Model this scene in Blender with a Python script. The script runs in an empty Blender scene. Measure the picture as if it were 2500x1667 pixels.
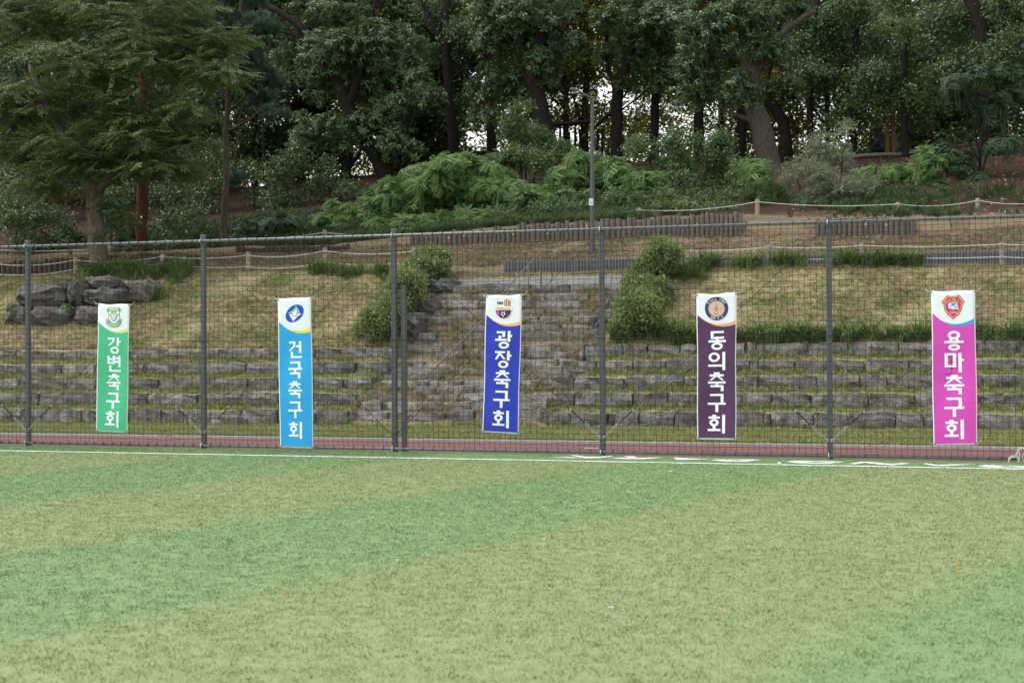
import bpy, bmesh, math, random
import numpy as np
from mathutils import Vector, Matrix, Euler
from mathutils.geometry import tessellate_polygon

random.seed(7)
RNG = np.random.default_rng(11)
SC = bpy.context.scene
COL = SC.collection

# ------------------------------------------------------------------ camera
FPX = 3600.0                       # focal length in pixels of the 2500 px wide photograph
CAM_D, CAM_H = 22.9127, 1.69843    # metres in front of the fence line (y = 0), above the pitch
YAW, PITCH, ROLL = -0.3016333, 0.00512, -0.005236
_F = np.array([math.sin(YAW)*math.cos(PITCH), math.cos(YAW)*math.cos(PITCH), math.sin(PITCH)])
_R0 = np.array([math.cos(YAW), -math.sin(YAW), 0.0])
_U0 = np.cross(_R0, _F)
_R = math.cos(ROLL)*_R0 + math.sin(ROLL)*_U0
_U = -math.sin(ROLL)*_R0 + math.cos(ROLL)*_U0
_C = np.array([0.0, -CAM_D, CAM_H])
cd = bpy.data.cameras.new('camera'); cam = bpy.data.objects.new('camera', cd); COL.objects.link(cam)
cd.sensor_width = 36.0; cd.lens = 36.0*FPX/2500.0
cd.clip_start = 0.1; cd.clip_end = 3000
M = Matrix.Identity(4)
for i in range(3):
    M[i][0] = _R[i]; M[i][1] = _U[i]; M[i][2] = -_F[i]; M[i][3] = _C[i]
cam.matrix_world = M
cd.dof.use_dof = True; cd.dof.focus_distance = 25.0; cd.dof.aperture_fstop = 3.2
SC.camera = cam

# ------------------------------------------------------------------ world, sun, exposure
SUN_EL, SUN_AZ = math.radians(60), math.radians(-100)     # high veiled sun from the left; azimuth from +Y
world = bpy.data.worlds.new('World'); SC.world = world; world.use_nodes = True
nt = world.node_tree
bg = nt.nodes['Background']
sky = nt.nodes.new('ShaderNodeTexSky'); sky.sky_type = 'NISHITA'; sky.sun_disc = False
sky.sun_elevation = SUN_EL; sky.sun_rotation = SUN_AZ
sky.air_density = 2.0; sky.dust_density = 2.0; sky.ozone_density = 2.0
hs = nt.nodes.new('ShaderNodeHueSaturation'); hs.inputs['Saturation'].default_value = 0.35
nt.links.new(sky.outputs[0], hs.inputs['Color']); nt.links.new(hs.outputs[0], bg.inputs['Color'])
bg.inputs['Strength'].default_value = 0.15
sl = bpy.data.lights.new('sun', 'SUN'); so = bpy.data.objects.new('sun', sl); COL.objects.link(so)
sl.energy = 0.9; sl.angle = math.radians(40); sl.color = (1.0, 0.95, 0.87)
_sd = Vector((math.sin(SUN_AZ)*math.cos(SUN_EL), math.cos(SUN_AZ)*math.cos(SUN_EL), math.sin(SUN_EL)))
so.rotation_euler = _sd.to_track_quat('Z', 'Y').to_euler(); so.location = (0, 30, 60)
SC.view_settings.view_transform = 'Standard'; SC.view_settings.look = 'None'
SC.view_settings.exposure = 1.05; SC.view_settings.gamma = 1.0
SC.render.engine = 'CYCLES'
SC.cycles.max_bounces = 6; SC.cycles.diffuse_bounces = 3; SC.cycles.glossy_bounces = 2
SC.cycles.transmission_bounces = 3; SC.cycles.transparent_max_bounces = 4
SC.cycles.use_adaptive_sampling = True; SC.cycles.adaptive_threshold = 0.008
SC.cycles.use_denoising = True

# ------------------------------------------------------------------ helpers
def ray(x, y): return _F + _R*((x-1250)/FPX) - _U*((y-833.5)/FPX)
def at(x, y, Y):
    "point on the upright plane y = Y seen at photograph pixel (x, y)"
    r = ray(x, y); return _C + r*((Y+CAM_D)/r[1])
def gnd(x, y, z=0.0):
    r = ray(x, y); return _C + r*((z-CAM_H)/r[2])
def mpp(Y, x=1250):
    "metres per photograph pixel on plane Y"
    p = at(x, 700, Y) - _C
    return float(p @ _F)/FPX

def link(o, parent=None):
    COL.objects.link(o)
    if parent is not None: o.parent = parent
    return o
def tag(o, label=None, cat=None, group=None, kind=None):
    if label: o['label'] = label
    if cat: o['category'] = cat
    if group: o['group'] = group
    if kind: o['kind'] = kind
    return o
def thing(name, label, cat, group=None, loc=(0, 0, 0)):
    o = bpy.data.objects.new(name, None); o.location = loc; o.empty_display_size = 0.2
    return tag(link(o), label, cat, group)
def mesh_obj(name, verts, faces, mat, parent=None, smooth=False, uv=None):
    me = bpy.data.meshes.new(name)
    me.from_pydata([tuple(map(float, v)) for v in verts], [], [tuple(f) for f in faces])
    if mat: me.materials.append(mat)
    if smooth: me.polygons.foreach_set('use_smooth', [True]*len(me.polygons))
    me.update()
    o = bpy.data.objects.new(name, me)
    if parent is not None:
        o.location = -Vector(parent.location)
        # vertices are given in world space; parents carry translation only
    return link(o, parent)
class MB:
    "mesh collector"
    def __init__(s): s.v = []; s.f = []
    def add(s, vs, fs):
        b = len(s.v); s.v.extend([tuple(map(float, v)) for v in vs]); s.f.extend([tuple(b+i for i in f) for f in fs])
    def box(s, c, h, rot=0.0):
        c = np.array(c, float); cr, sr = math.cos(rot), math.sin(rot); vs = []
        for dz in (-1, 1):
            for dx, dy in ((-1, -1), (1, -1), (1, 1), (-1, 1)):
                X, Y = dx*h[0], dy*h[1]
                vs.append(c + np.array([X*cr-Y*sr, X*sr+Y*cr, dz*h[2]]))
        s.add(vs, [(0, 3, 2, 1), (4, 5, 6, 7), (0, 1, 5, 4), (1, 2, 6, 5), (2, 3, 7, 6), (3, 0, 4, 7)])
    def tube(s, pts, rad, n=6, cap=True, ang0=0.0):
        pts = [np.array(p, float) for p in pts]; k = len(pts)
        if not hasattr(rad, '__len__'): rad = [rad]*k
        prev = None; vs = []
        for i in range(k):
            t = pts[min(i+1, k-1)] - pts[max(i-1, 0)]; t /= (np.linalg.norm(t)+1e-9)
            if prev is None:
                a = np.array([0, 0, 1.0]) if abs(t[2]) < 0.9 else np.array([0, 1.0, 0])
            else: a = prev
            u = a - t*(a @ t); u /= (np.linalg.norm(u)+1e-9); w = np.cross(t, u); prev = u
            for j in range(n):
                q = ang0 + 2*math.pi*j/n
                vs.append(pts[i] + rad[i]*(math.cos(q)*u + math.sin(q)*w))
        fs = [(i*n+j, i*n+(j+1) % n, (i+1)*n+(j+1) % n, (i+1)*n+j) for i in range(k-1) for j in range(n)]
        if cap: fs += [tuple(range(n-1, -1, -1)), tuple((k-1)*n+j for j in range(n))]
        s.add(vs, fs)
    def build(s, name, mat, parent=None, smooth=False): return mesh_obj(name, s.v, s.f, mat, parent, smooth)

# ------------------------------------------------------------------ materials
def newmat(name, rough=0.8, spec=0.3):
    m = bpy.data.materials.new(name); m.use_nodes = True
    p = m.node_tree.nodes['Principled BSDF']
    p.inputs['Roughness'].default_value = rough; p.inputs['Specular IOR Level'].default_value = spec
    return m, m.node_tree, p
class NT:
    def __init__(s, t): s.t = t
    def n(s, typ, **k):
        x = s.t.nodes.new(typ)
        for a, b in k.items(): setattr(x, a, b)
        return x
    def l(s, a, b): s.t.links.new(a, b)
    def noise(s, vec, scale, detail=4, rough=0.55):
        x = s.n('ShaderNodeTexNoise'); x.inputs['Scale'].default_value = scale
        x.inputs['Detail'].default_value = detail; x.inputs['Roughness'].default_value = rough
        if vec is not None: s.l(vec, x.inputs['Vector'])
        return x.outputs[0]
    def ramp(s, fac, stops, interp='LINEAR'):
        x = s.n('ShaderNodeValToRGB'); x.color_ramp.interpolation = interp
        e = x.color_ramp.elements
        while len(e) < len(stops): e.new(0.5)
        for a, (p, c) in zip(e, stops):
            a.position = p; a.color = (c if len(c) == 4 else (*c, 1)) if hasattr(c, '__len__') else (c, c, c, 1)
        s.l(fac, x.inputs[0]); return x.outputs[0]
    def mix(s, fac, a, b, mode='MIX'):
        x = s.n('ShaderNodeMix', data_type='RGBA', blend_type=mode)
        for v, i in ((fac, 0), (a, 6), (b, 7)):
            if hasattr(v, 'is_linked'): s.l(v, x.inputs[i])
            elif i == 0: x.inputs[0].default_value = v
            else: x.inputs[i].default_value = (*v, 1) if len(v) == 3 else v
        return x.outputs[2]
    def math(s, op, a, b=None, c=None, clamp=False):
        x = s.n('ShaderNodeMath', operation=op); x.use_clamp = clamp
        for i, v in enumerate((a, b, c)):
            if v is None: continue
            if hasattr(v, 'is_linked'): s.l(v, x.inputs[i])
            else: x.inputs[i].default_value = v
        return x.outputs[0]
    def pos(s): return s.n('ShaderNodeNewGeometry').outputs['Position']
    def obj(s): return s.n('ShaderNodeTexCoord').outputs['Object']
    def rnd(s): return s.n('ShaderNodeObjectInfo').outputs['Random']
    def scalev(s, vec, sc):
        x = s.n('ShaderNodeMapping'); x.inputs['Scale'].default_value = sc; s.l(vec, x.inputs[0]); return x.outputs[0]
    def bump(s, h, strength, dist, p):
        x = s.n('ShaderNodeBump'); x.inputs['Strength'].default_value = strength; x.inputs['Distance'].default_value = dist
        s.l(h, x.inputs['Height']); s.l(x.outputs[0], p.inputs['Normal'])

def plain(name, col, rough=0.6, spec=0.3, var=0.12, metal=0.0):
    m, t, p = newmat(name, rough, spec); N = NT(t)
    f = N.noise(N.pos(), 9.0, 4)
    c = N.ramp(f, [(0.25, tuple(x*(1-var) for x in col)), (0.75, tuple(min(1, x*(1+var)) for x in col))])
    N.l(c, p.inputs['Base Color']); p.inputs['Metallic'].default_value = metal
    return m

def stripe_color(N):
    "artificial turf: alternating bluish-green and olive bands across the pitch"
    P = N.pos(); sx = N.n('ShaderNodeSeparateXYZ'); N.l(P, sx.inputs[0])
    wob = N.math('MULTIPLY', N.math('SUBTRACT', N.noise(N.scalev(P, (1, 1, 1)), 0.8, 5, 0.6), 0.5), 0.55)
    s = N.math('ADD', N.math('ADD', sx.outputs[0], N.math('MULTIPLY', sx.outputs[1], -0.268)), wob)
    s = N.math('DIVIDE', N.math('ADD', s, 40.0), 60.0)
    G = (0.162, 0.264, 0.108); O = (0.236, 0.274, 0.116)
    st = []; b = [-21.5, -18.0, -14.6, -11.2, -7.8, -4.4, -1.15, 3.1, 6.9, 10.3, 13.7]
    cur = G
    st.append((0.0, G))
    for i, x in enumerate(b):
        c0, c1 = (G, O) if i % 2 == 0 else (O, G)
        st.append(((x+40-0.22)/60, c0)); st.append(((x+40+0.22)/60, c1))
    c = N.ramp(s, st)
    # strip beyond the touch line stays green
    e = N.math('GREATER_THAN', sx.outputs[1], -1.42)
    c = N.mix(N.math('MULTIPLY', e, 0.85), c, (0.09, 0.20, 0.06))
    big = N.noise(N.scalev(P, (0.5, 1, 1)), 1.1, 5, 0.65)
    c = N.mix(N.ramp(big, [(0.3, 0.0), (0.75, 0.35)]), c, (0.25, 0.29, 0.13))
    c = N.mix(N.ramp(N.noise(P, 0.5, 3), [(0.45, 0.0), (0.7, 0.15)]), c, (0.14, 0.21, 0.07))
    return c, P

def mat_turf(blade):
    m, t, p = newmat('turf_blades' if blade else 'turf', 0.6, 0.2); N = NT(t)
    c, P = stripe_color(N)
    if blade:
        c = N.mix(N.ramp(N.rnd(), [(0.0, 0.0), (1.0, 0.20)]), c, (0.36, 0.42, 0.22))
        c = N.mix(N.ramp(N.rnd(), [(0.0, 0.10), (0.35, 0.0)]), c, (0.13, 0.2, 0.08))
        c = N.mix(0.0, c, c)
    else:
        f = N.noise(N.scalev(P, (1, 1, 1)), 110, 3, 0.7)
        c = N.mix(N.ramp(f, [(0.35, 0.22), (0.65, 0.0)]), c, (0.12, 0.19, 0.07))
        f2 = N.noise(P, 22, 3, 0.7)
        c = N.mix(N.ramp(f2, [(0.5, 0.0), (0.7, 0.35)]), c, (0.32, 0.37, 0.2))
        N.bump(f, 0.5, 0.012, p)
    N.l(c, p.inputs['Base Color'])
    return m

def mat_track():
    m, t, p = newmat('track_rubber', 0.9, 0.15); N = NT(t); P = N.pos()
    c = N.ramp(N.noise(P, 90, 2), [(0.3, (0.125, 0.056, 0.050)), (0.7, (0.18, 0.085, 0.076))])
    c = N.mix(N.ramp(N.noise(P, 0.9, 4), [(0.4, 0.0), (0.75, 0.4)]), c, (0.2, 0.1, 0.09))
    N.l(c, p.inputs['Base Color']); N.bump(N.noise(P, 150, 2), 0.4, 0.004, p); return m

def hill_color(N):
    P = N.pos(); sx = N.n('ShaderNodeSeparateXYZ'); N.l(P, sx.inputs[0]); y = sx.outputs[1]
    green = (0.255, 0.285, 0.095); tan = (0.37, 0.305, 0.18); olive = (0.255, 0.235, 0.105)
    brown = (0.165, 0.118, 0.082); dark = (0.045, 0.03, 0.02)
    n1 = N.noise(P, 0.9, 6, 0.65); n2 = N.noise(P, 6, 5, 0.7)
    slope = N.mix(N.ramp(n1, [(0.42, 0.0), (0.58, 1.0)]), olive, tan)
    slope = N.mix(N.ramp(N.noise(N.scalev(P, (1, 1, 1)), 0.75, 6, 0.65), [(0.51, 0.0), (0.62, 0.85)]), slope, (0.13, 0.165, 0.05))
    slope = N.mix(N.ramp(N.noise(P, 1.7, 5, 0.7), [(0.56, 0.0), (0.66, 0.75)]), slope, (0.33, 0.235, 0.165))
    low = N.mix(N.ramp(n1, [(0.45, 0.0), (0.7, 0.6)]), green, olive)
    earth = N.mix(N.ramp(n2, [(0.35, 0.0), (0.65, 1.0)]), brown, (0.235, 0.175, 0.125))
    earth = N.mix(N.ramp(n1, [(0.42, 0.0), (0.62, 0.8)]), earth, (0.17, 0.155, 0.075))
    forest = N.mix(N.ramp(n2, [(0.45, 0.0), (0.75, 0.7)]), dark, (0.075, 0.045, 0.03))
    jit = N.math('ADD', y, N.math('MULTIPLY', N.math('SUBTRACT', n1, 0.5), 2.2))
    def step(a, b): return N.math('DIVIDE', N.math('SUBTRACT', jit, a), b-a, clamp=True)
    at_ = N.n('ShaderNodeAttribute', attribute_name='soil')
    c = N.mix(step(7.8, 9.2), low, slope)
    c = N.mix(step(12.8, 14.6), c, earth)
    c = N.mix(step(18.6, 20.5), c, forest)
    c = N.mix(at_.outputs['Fac'], c, N.mix(N.ramp(n2, [(0.35, 0.0), (0.65, 1.0)]), (0.19, 0.145, 0.10), (0.32, 0.26, 0.18)))
    c = N.mix(N.ramp(n2, [(0.55, 0.0), (0.75, 0.5)]), c, (0.09, 0.075, 0.04))
    return c, P
def mat_hill():
    m, t, p = newmat('hill_soil', 0.95, 0.1); N = NT(t); c, P = hill_color(N)
    N.l(c, p.inputs['Base Color']); N.bump(N.noise(P, 25, 5, 0.7), 1.0, 0.05, p); return m
def mat_grass(name, a, b, c3, trans=0.25):
    m, t, p = newmat(name, 0.6, 0.25); N = NT(t); P = N.pos()
    r = N.rnd(); c = N.ramp(r, [(0.0, a), (0.5, b), (1.0, c3)])
    N.l(c, p.inputs['Base Color'])
    tr = N.n('ShaderNodeBsdfTranslucent'); N.l(c, tr.inputs['Color'])
    mx = N.n('ShaderNodeMixShader'); mx.inputs[0].default_value = trans
    N.l(p.outputs[0], mx.inputs[1]); N.l(tr.outputs[0], mx.inputs[2])
    N.l(mx.outputs[0], t.nodes['Material Output'].inputs[0]); return m
def mat_hillgrass():
    m, t, p = newmat('hill_grass', 0.7, 0.15); N = NT(t); c, P = hill_color(N)
    c = N.mix(N.ramp(N.rnd(), [(0.0, 0.55), (0.5, 0.0)]), c, (0.085, 0.10, 0.03))
    c = N.mix(N.ramp(N.rnd(), [(0.55, 0.0), (1.0, 0.65)]), c, (0.32, 0.28, 0.15))
    N.l(c, p.inputs['Base Color']); return m
def mat_stone(name, warm, light=1.0, dark=0.85, wc=(0.15, 0.108, 0.078)):
    m, t, p = newmat(name, 0.85, 0.25); N = NT(t); P = N.pos(); r = N.rnd()
    off = N.n('ShaderNodeVectorMath', operation='ADD'); N.l(P, off.inputs[0])
    sc = N.n('ShaderNodeVectorMath', operation='SCALE'); N.l(N.n('ShaderNodeObjectInfo').outputs['Location'], sc.inputs[0])
    cmb = N.n('ShaderNodeCombineXYZ')
    for i in range(3): N.l(N.math('MULTIPLY', r, 37.0*(i+1)), cmb.inputs[i])
    N.l(cmb.outputs[0], off.inputs[1]); V = off.outputs[0]
    L = light
    g1 = N.ramp(r, [(0.0, (0.055*L, 0.053*L, 0.055*L)), (0.25, (0.095*L, 0.092*L, 0.096*L)), (0.45, (0.15*L, 0.135*L, 0.125*L)), (0.7, (0.12*L, 0.122*L, 0.128*L)), (0.9, (0.20*L, 0.19*L, 0.175*L)), (1.0, (0.10*L, 0.102*L, 0.108*L))])
    st = N.ramp(N.noise(V, 3.0, 6, 0.65), [(0.42, 0.0), (0.62, 1.0)])
    c = N.mix(N.math('MULTIPLY', st, warm), g1, tuple(v*L for v in wc))
    dk = N.ramp(N.noise(N.scalev(V, (1, 1, 0.5)), 5.0, 6, 0.7), [(0.45, 0.0), (0.61, dark)])
    lt = N.ramp(N.noise(V, 1.7, 5, 0.65), [(0.52, 0.0), (0.66, 0.6)])
    c = N.mix(lt, c, (0.29*L, 0.28*L, 0.265*L))
    c = N.mix(dk, c, (0.038, 0.032, 0.030))
    ve = N.n('ShaderNodeTexVoronoi', feature='DISTANCE_TO_EDGE'); ve.inputs['Scale'].default_value = 3.2
    wv = N.n('ShaderNodeVectorMath', operation='ADD'); N.l(V, wv.inputs[0])
    nz = N.n('ShaderNodeTexNoise'); nz.inputs['Scale'].default_value = 4; N.l(V, nz.inputs[0]); N.l(nz.outputs[1], wv.inputs[1])
    N.l(wv.outputs[0], ve.inputs[0])
    vein = N.math('MULTIPLY', N.ramp(ve.outputs[0], [(0.0, 1.0), (0.03, 0.0)]), N.ramp(N.noise(V, 2.1, 2), [(0.52, 0.0), (0.62, 0.6)]))
    c = N.mix(vein, c, (0.42, 0.42, 0.43))
    sp = N.ramp(N.noise(V, 30, 4, 0.7), [(0.3, 0.0), (0.75, 0.4)])
    c = N.mix(sp, c, (0.30*L, 0.29*L, 0.28*L))
    N.l(c, p.inputs['Base Color']); N.bump(N.math('ADD', N.noise(V, 14, 8, 0.75), N.math('MULTIPLY', N.noise(V, 4.5, 3, 0.6), 2.0)), 1.0, 0.05, p); return m
def mat_wood(name, a, b, sc=(14, 14, 1.2)):
    m, t, p = newmat(name, 0.85, 0.2); N = NT(t); P = N.pos(); r = N.rnd()
    f = N.noise(N.scalev(P, sc), 2.0, 5, 0.65)
    c = N.ramp(f, [(0.3, a), (0.7, b)])
    c = N.mix(N.ramp(r, [(0.0, 0.0), (1.0, 0.5)]), c, tuple(0.5*(x+sum(b)/3*0.9) for x in a))
    N.l(c, p.inputs['Base Color']); N.bump(f, 0.6, 0.01, p); return m
def mat_bark(name, a, b):
    m, t, p = newmat(name, 0.95, 0.1); N = NT(t); P = N.pos()
    f = N.noise(N.scalev(P, (9, 9, 2.2)), 2.2, 6, 0.7)
    c = N.ramp(f, [(0.32, a), (0.68, b)])
    N.l(c, p.inputs['Base Color']); N.bump(f, 1.0, 0.05, p); return m
def mat_leaf(name, dark, mid, light, trans=0.22, rough=0.45, spec=0.4, tcol=None):
    m, t, p = newmat(name, rough, spec); N = NT(t); P = N.pos(); r = N.rnd()
    k = N.math('ADD', N.math('MULTIPLY', r, 0.7), N.math('MULTIPLY', N.noise(P, 0.8, 3), 0.45))
    c = N.ramp(k, [(0.15, dark), (0.5, mid), (0.9, light)])
    N.l(c, p.inputs['Base Color'])
    tr = N.n('ShaderNodeBsdfTranslucent')
    if tcol is None: tcol = tuple(min(1, x*1.6) for x in light)
    tr.inputs['Color'].default_value = (*tcol, 1)
    mx = N.n('ShaderNodeMixShader'); mx.inputs[0].default_value = trans
    N.l(p.outputs[0], mx.inputs[1]); N.l(tr.outputs[0], mx.inputs[2])
    N.l(mx.outputs[0], t.nodes['Material Output'].inputs[0]); return m
def mat_cloth(name, col):
    m, t, p = newmat(name, 0.75, 0.2); N = NT(t); P = N.pos(); sx = N.n('ShaderNodeSeparateXYZ'); N.l(P, sx.inputs[0])
    N.l(N.ramp(N.noise(P, 6, 3), [(0.3, tuple(x*0.95 for x in col)), (0.7, tuple(min(1, x*1.04) for x in col))]), p.inputs['Base Color'])
    # sharp horizontal packing folds about every 0.29 m plus soft wrinkles
    q = N.math('ADD', sx.outputs[2], N.math('MULTIPLY', N.noise(P, 2.0, 2), 0.05))
    fr = N.math('PINGPONG', q, 0.145)
    fold = N.ramp(N.math('DIVIDE', fr, 0.145), [(0.0, 0.35), (0.045, 1.0)])
    w = N.math('ADD', fold, N.math('MULTIPLY', N.noise(N.scalev(P, (1, 1, 2.2)), 4.0, 3, 0.5), 1.3))
    N.bump(w, 0.5, 0.010, p); return m

MT = dict(
    turf=mat_turf(False), turfb=mat_turf(True), track=mat_track(), hill=mat_hill(), hgrass=mat_hillgrass(),
    white_paint=plain('white_line_paint', (0.72, 0.74, 0.74), 0.7), kerb=plain('pale_kerb', (0.34, 0.35, 0.33), 0.8, var=0.25),
    post=plain('grey_steel', (0.085, 0.088, 0.10), 0.45, 0.5), rail=plain('galvanised_pipe', (0.17, 0.18, 0.205), 0.35, 0.6, metal=0.3),
    net=plain('net_cord', (0.022, 0.02, 0.016), 0.9), cable=plain('black_cable', (0.02, 0.02, 0.02), 0.6),
    chrome=plain('bright_steel', (0.46, 0.48, 0.52), 0.3, 0.6, metal=0.5), tie=plain('white_tie', (0.75, 0.76, 0.78), 0.6),
    stone=mat_stone('terrace_stone', 0.85, 1.22, 0.9), stair=mat_stone('step_stone', 0.85, 1.35, 0.5, (0.20, 0.165, 0.125)), boulder=mat_stone('boulder_stone', 0.25, 0.75),
    boulderb=mat_stone('brown_boulder_stone', 0.9, 0.9),
    log=mat_wood('weathered_log', (0.085, 0.068, 0.057), (0.20, 0.165, 0.135)), logdark=mat_wood('dark_log', (0.055, 0.035, 0.028), (0.12, 0.08, 0.06)),
    board=plain('sandy_board', (0.33, 0.25, 0.16), 0.9, var=0.2), cutend=plain('pale_log_end', (0.42, 0.28, 0.16), 0.9),
    edging=mat_wood('grey_edging', (0.095, 0.095, 0.108), (0.17, 0.17, 0.185)),
    ropepost=mat_wood('rope_post_wood', (0.21, 0.165, 0.12), (0.38, 0.32, 0.25)), rope=plain('white_rope', (0.50, 0.50, 0.46), 0.8),
    rust=plain('worn_handrail', (0.13, 0.105, 0.092), 0.5, 0.4), lamp=plain('lamp_pole_paint', (0.075, 0.07, 0.078), 0.45, 0.5),
    lamphead=plain('lamp_head', (0.085, 0.09, 0.095), 0.4, 0.5), lens=plain('lamp_lens', (0.5, 0.52, 0.52), 0.3, 0.5),
    white=plain('sign_white', (0.75, 0.77, 0.78), 0.5), black=plain('print_black', (0.02, 0.02, 0.025), 0.6),
    bark_grey=mat_bark('grey_brown_bark', (0.075, 0.06, 0.05), (0.25, 0.205, 0.17)), bark_red=mat_bark('red_pine_bark', (0.045, 0.02, 0.014), (0.115, 0.052, 0.037)),
    bark_dark=mat_bark('dark_bark', (0.010, 0.008, 0.007), (0.036, 0.029, 0.026)), bark_mid=mat_bark('oak_bark', (0.04, 0.032, 0.027), (0.13, 0.105, 0.09)),
    oak=mat_leaf('oak_leaf', (0.022, 0.044, 0.015), (0.051, 0.090, 0.031), (0.10, 0.145, 0.06), 0.15, 0.38, 0.5, (0.16, 0.2, 0.04)),
    zel=mat_leaf('zelkova_leaf', (0.030, 0.048, 0.014), (0.062, 0.090, 0.026), (0.125, 0.158, 0.055), 0.2, 0.5, 0.35),
    back=mat_leaf('back_leaf', (0.022, 0.035, 0.012), (0.045, 0.06, 0.018), (0.085, 0.095, 0.025), 0.36, 0.5, 0.3, (0.50, 0.50, 0.06)),
    pine=mat_leaf('pine_needle', (0.02, 0.042, 0.024), (0.04, 0.075, 0.045), (0.075, 0.12, 0.07), 0.1, 0.5, 0.3),
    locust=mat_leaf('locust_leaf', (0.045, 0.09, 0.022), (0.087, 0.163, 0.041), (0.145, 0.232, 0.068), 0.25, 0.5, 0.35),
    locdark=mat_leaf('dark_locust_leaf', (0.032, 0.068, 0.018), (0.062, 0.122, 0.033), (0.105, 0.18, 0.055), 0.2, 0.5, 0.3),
    locshade=mat_leaf('shaded_locust_leaf', (0.014, 0.034, 0.013), (0.028, 0.058, 0.022), (0.05, 0.09, 0.034), 0.15, 0.5, 0.3),  # darker copy of the locust leaf, shade of the wood put into its colour
    elder=mat_leaf('shrub_leaf', (0.033, 0.062, 0.018), (0.065, 0.110, 0.034), (0.12, 0.165, 0.056), 0.22, 0.45, 0.4),
    willow=mat_leaf('pale_shrub_leaf', (0.075, 0.095, 0.05), (0.14, 0.16, 0.095), (0.24, 0.255, 0.155), 0.2, 0.5, 0.35),
    hedge=mat_leaf('hedge_leaf', (0.06, 0.09, 0.025), (0.12, 0.165, 0.045), (0.21, 0.255, 0.085), 0.2, 0.5, 0.35),
    lily=mat_grass('lilyturf_blade', (0.05, 0.085, 0.02), (0.10, 0.16, 0.035), (0.19, 0.25, 0.08)),
    weed=mat_grass('weed_blade', (0.12, 0.16, 0.035), (0.20, 0.245, 0.06), (0.32, 0.31, 0.12)),
    darkweed=mat_grass('shaded_weed_blade', (0.025, 0.05, 0.014), (0.05, 0.085, 0.024), (0.10, 0.13, 0.045)),  # weed blades with the shade of the trees put into their colour
    dryweed=mat_grass('dry_weed_blade', (0.13, 0.125, 0.055), (0.23, 0.195, 0.10), (0.36, 0.30, 0.18)),
    litter=mat_grass('dead_leaf', (0.13, 0.065, 0.035), (0.26, 0.15, 0.08), (0.40, 0.29, 0.18), 0.1),
)

# ------------------------------------------------------------------ terrain profile
X_FENCE0, BAY = -16.3098, 3.562726
TY = [6.0, 6.7, 7.4, 8.1, 8.8]                                      # fronts of the five terrace walls
PXS = [0, 1250, 2500]
ROWTOP = [[999, 1004, 1010], [960, 960, 960], [924, 921, 916], [890, 883, 875], [857, 846, 833]]
ROWBOT = [[1034, 1044, 1053], [989, 993, 997], [953, 951, 948], [916, 912, 907], [880, 873, 866]]
def line(Y, pts, pxs=None):
    "profile line: X and Z of photograph pixels on plane Y"
    q = np.array([at(x, y, Y) for x, y in pts]); return Y, q[:, 0], q[:, 2]
LINES = []
X0A = np.array([-80.0, 80.0])
LINES.append((2.9, X0A, np.array([-0.03, -0.03])))
LINES.append((3.0, X0A, np.array([0.01, 0.01])))
for i, Y in enumerate(TY):
    LINES.append(line(Y+0.02, list(zip(PXS, [v-1 for v in ROWBOT[i]]))))
    LINES.append(line(Y+0.24, list(zip(PXS, [v+1.5 for v in ROWTOP[i]]))))
LINES.append(line(13.0, [(0, 681), (225, 670), (300, 664), (600, 664), (1000, 672), (1250, 678), (1540, 668), (1660, 655), (2100, 652), (2500, 655)]))
LINES.append(line(14.4, [(0, 677), (225, 666), (262, 661), (492, 656), (600, 650), (1000, 655), (1250, 668), (1556, 662), (2100, 648), (2500, 648)]))
LINES.append(line(14.75, [(0, 645), (225, 638), (300, 628), (492, 626), (540, 643), (600, 645), (1000, 645), (1210, 650), (1232, 640), (1556, 634), (2100, 625), (2500, 616)]))
LINES.append(line(17.9, [(0, 634), (300, 620), (500, 621), (575, 622), (793, 618), (966, 602), (1250, 594), (1660, 578), (2228, 577), (2380, 572), (2500, 556)]))
LINES.append(line(18.25, [(0, 632), (300, 618), (575, 602), (793, 600), (966, 580), (1100, 566), (1270, 552), (1400, 546), (1660, 532), (1822, 524), (2000, 538), (2228, 530), (2500, 530)]))
LINES.append(line(20.0, [(0, 620), (300, 612), (575, 600), (793, 596), (980, 572), (1270, 540), (1500, 530), (1849, 525), (2192, 522), (2387, 518), (2500, 517)]))
LINES.append(line(26.0, [(0, 565), (600, 525), (900, 490), (1250, 455), (1600, 455), (1900, 440), (2200, 430), (2500, 415)]))
LINES.append(line(32.0, [(0, 510), (600, 475), (900, 450), (1250, 400), (1600, 402), (1900, 400), (2150, 378), (2300, 362), (2500, 345)]))
LINES.append(line(36.0, [(0, 480), (600, 455), (900, 425), (1250, 393), (1600, 395), (1900, 388), (2150, 372), (2400, 345), (2500, 335)]))
LINES.append((46.0, X0A, np.array([9.5, 9.5])))
LINES.append((70.0, X0A, np.array([4.0, 4.0])))
LINES.append((110.0, X0A, np.array([-0.3, -0.3])))
LY = np.array([l[0] for l in LINES])
STX = [(6.0, 870, 1300), (13.0, 1075, 1545)]
NST = 17
STEPPY = [1003, 979, 962, 943, 929, 913, 896, 878, 857, 840, 812, 793, 773, 758, 735, 717, 696]
STEPY = [6.0 + 6.2*i/16 for i in range(17)]
def stair_px(i):
    k = i/16.0
    return 868 + (1072-868)*k**0.85, 1318 + (1545-1318)*k
STEP_X = [(at(stair_px(i)[0], STEPPY[i], STEPY[i])[0], at(stair_px(i)[1], STEPPY[i], STEPY[i])[0]) for i in range(17)]
STEP_Z = [at(0.5*sum(stair_px(i)), STEPPY[i], STEPY[i])[2] for i in range(17)]
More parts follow.
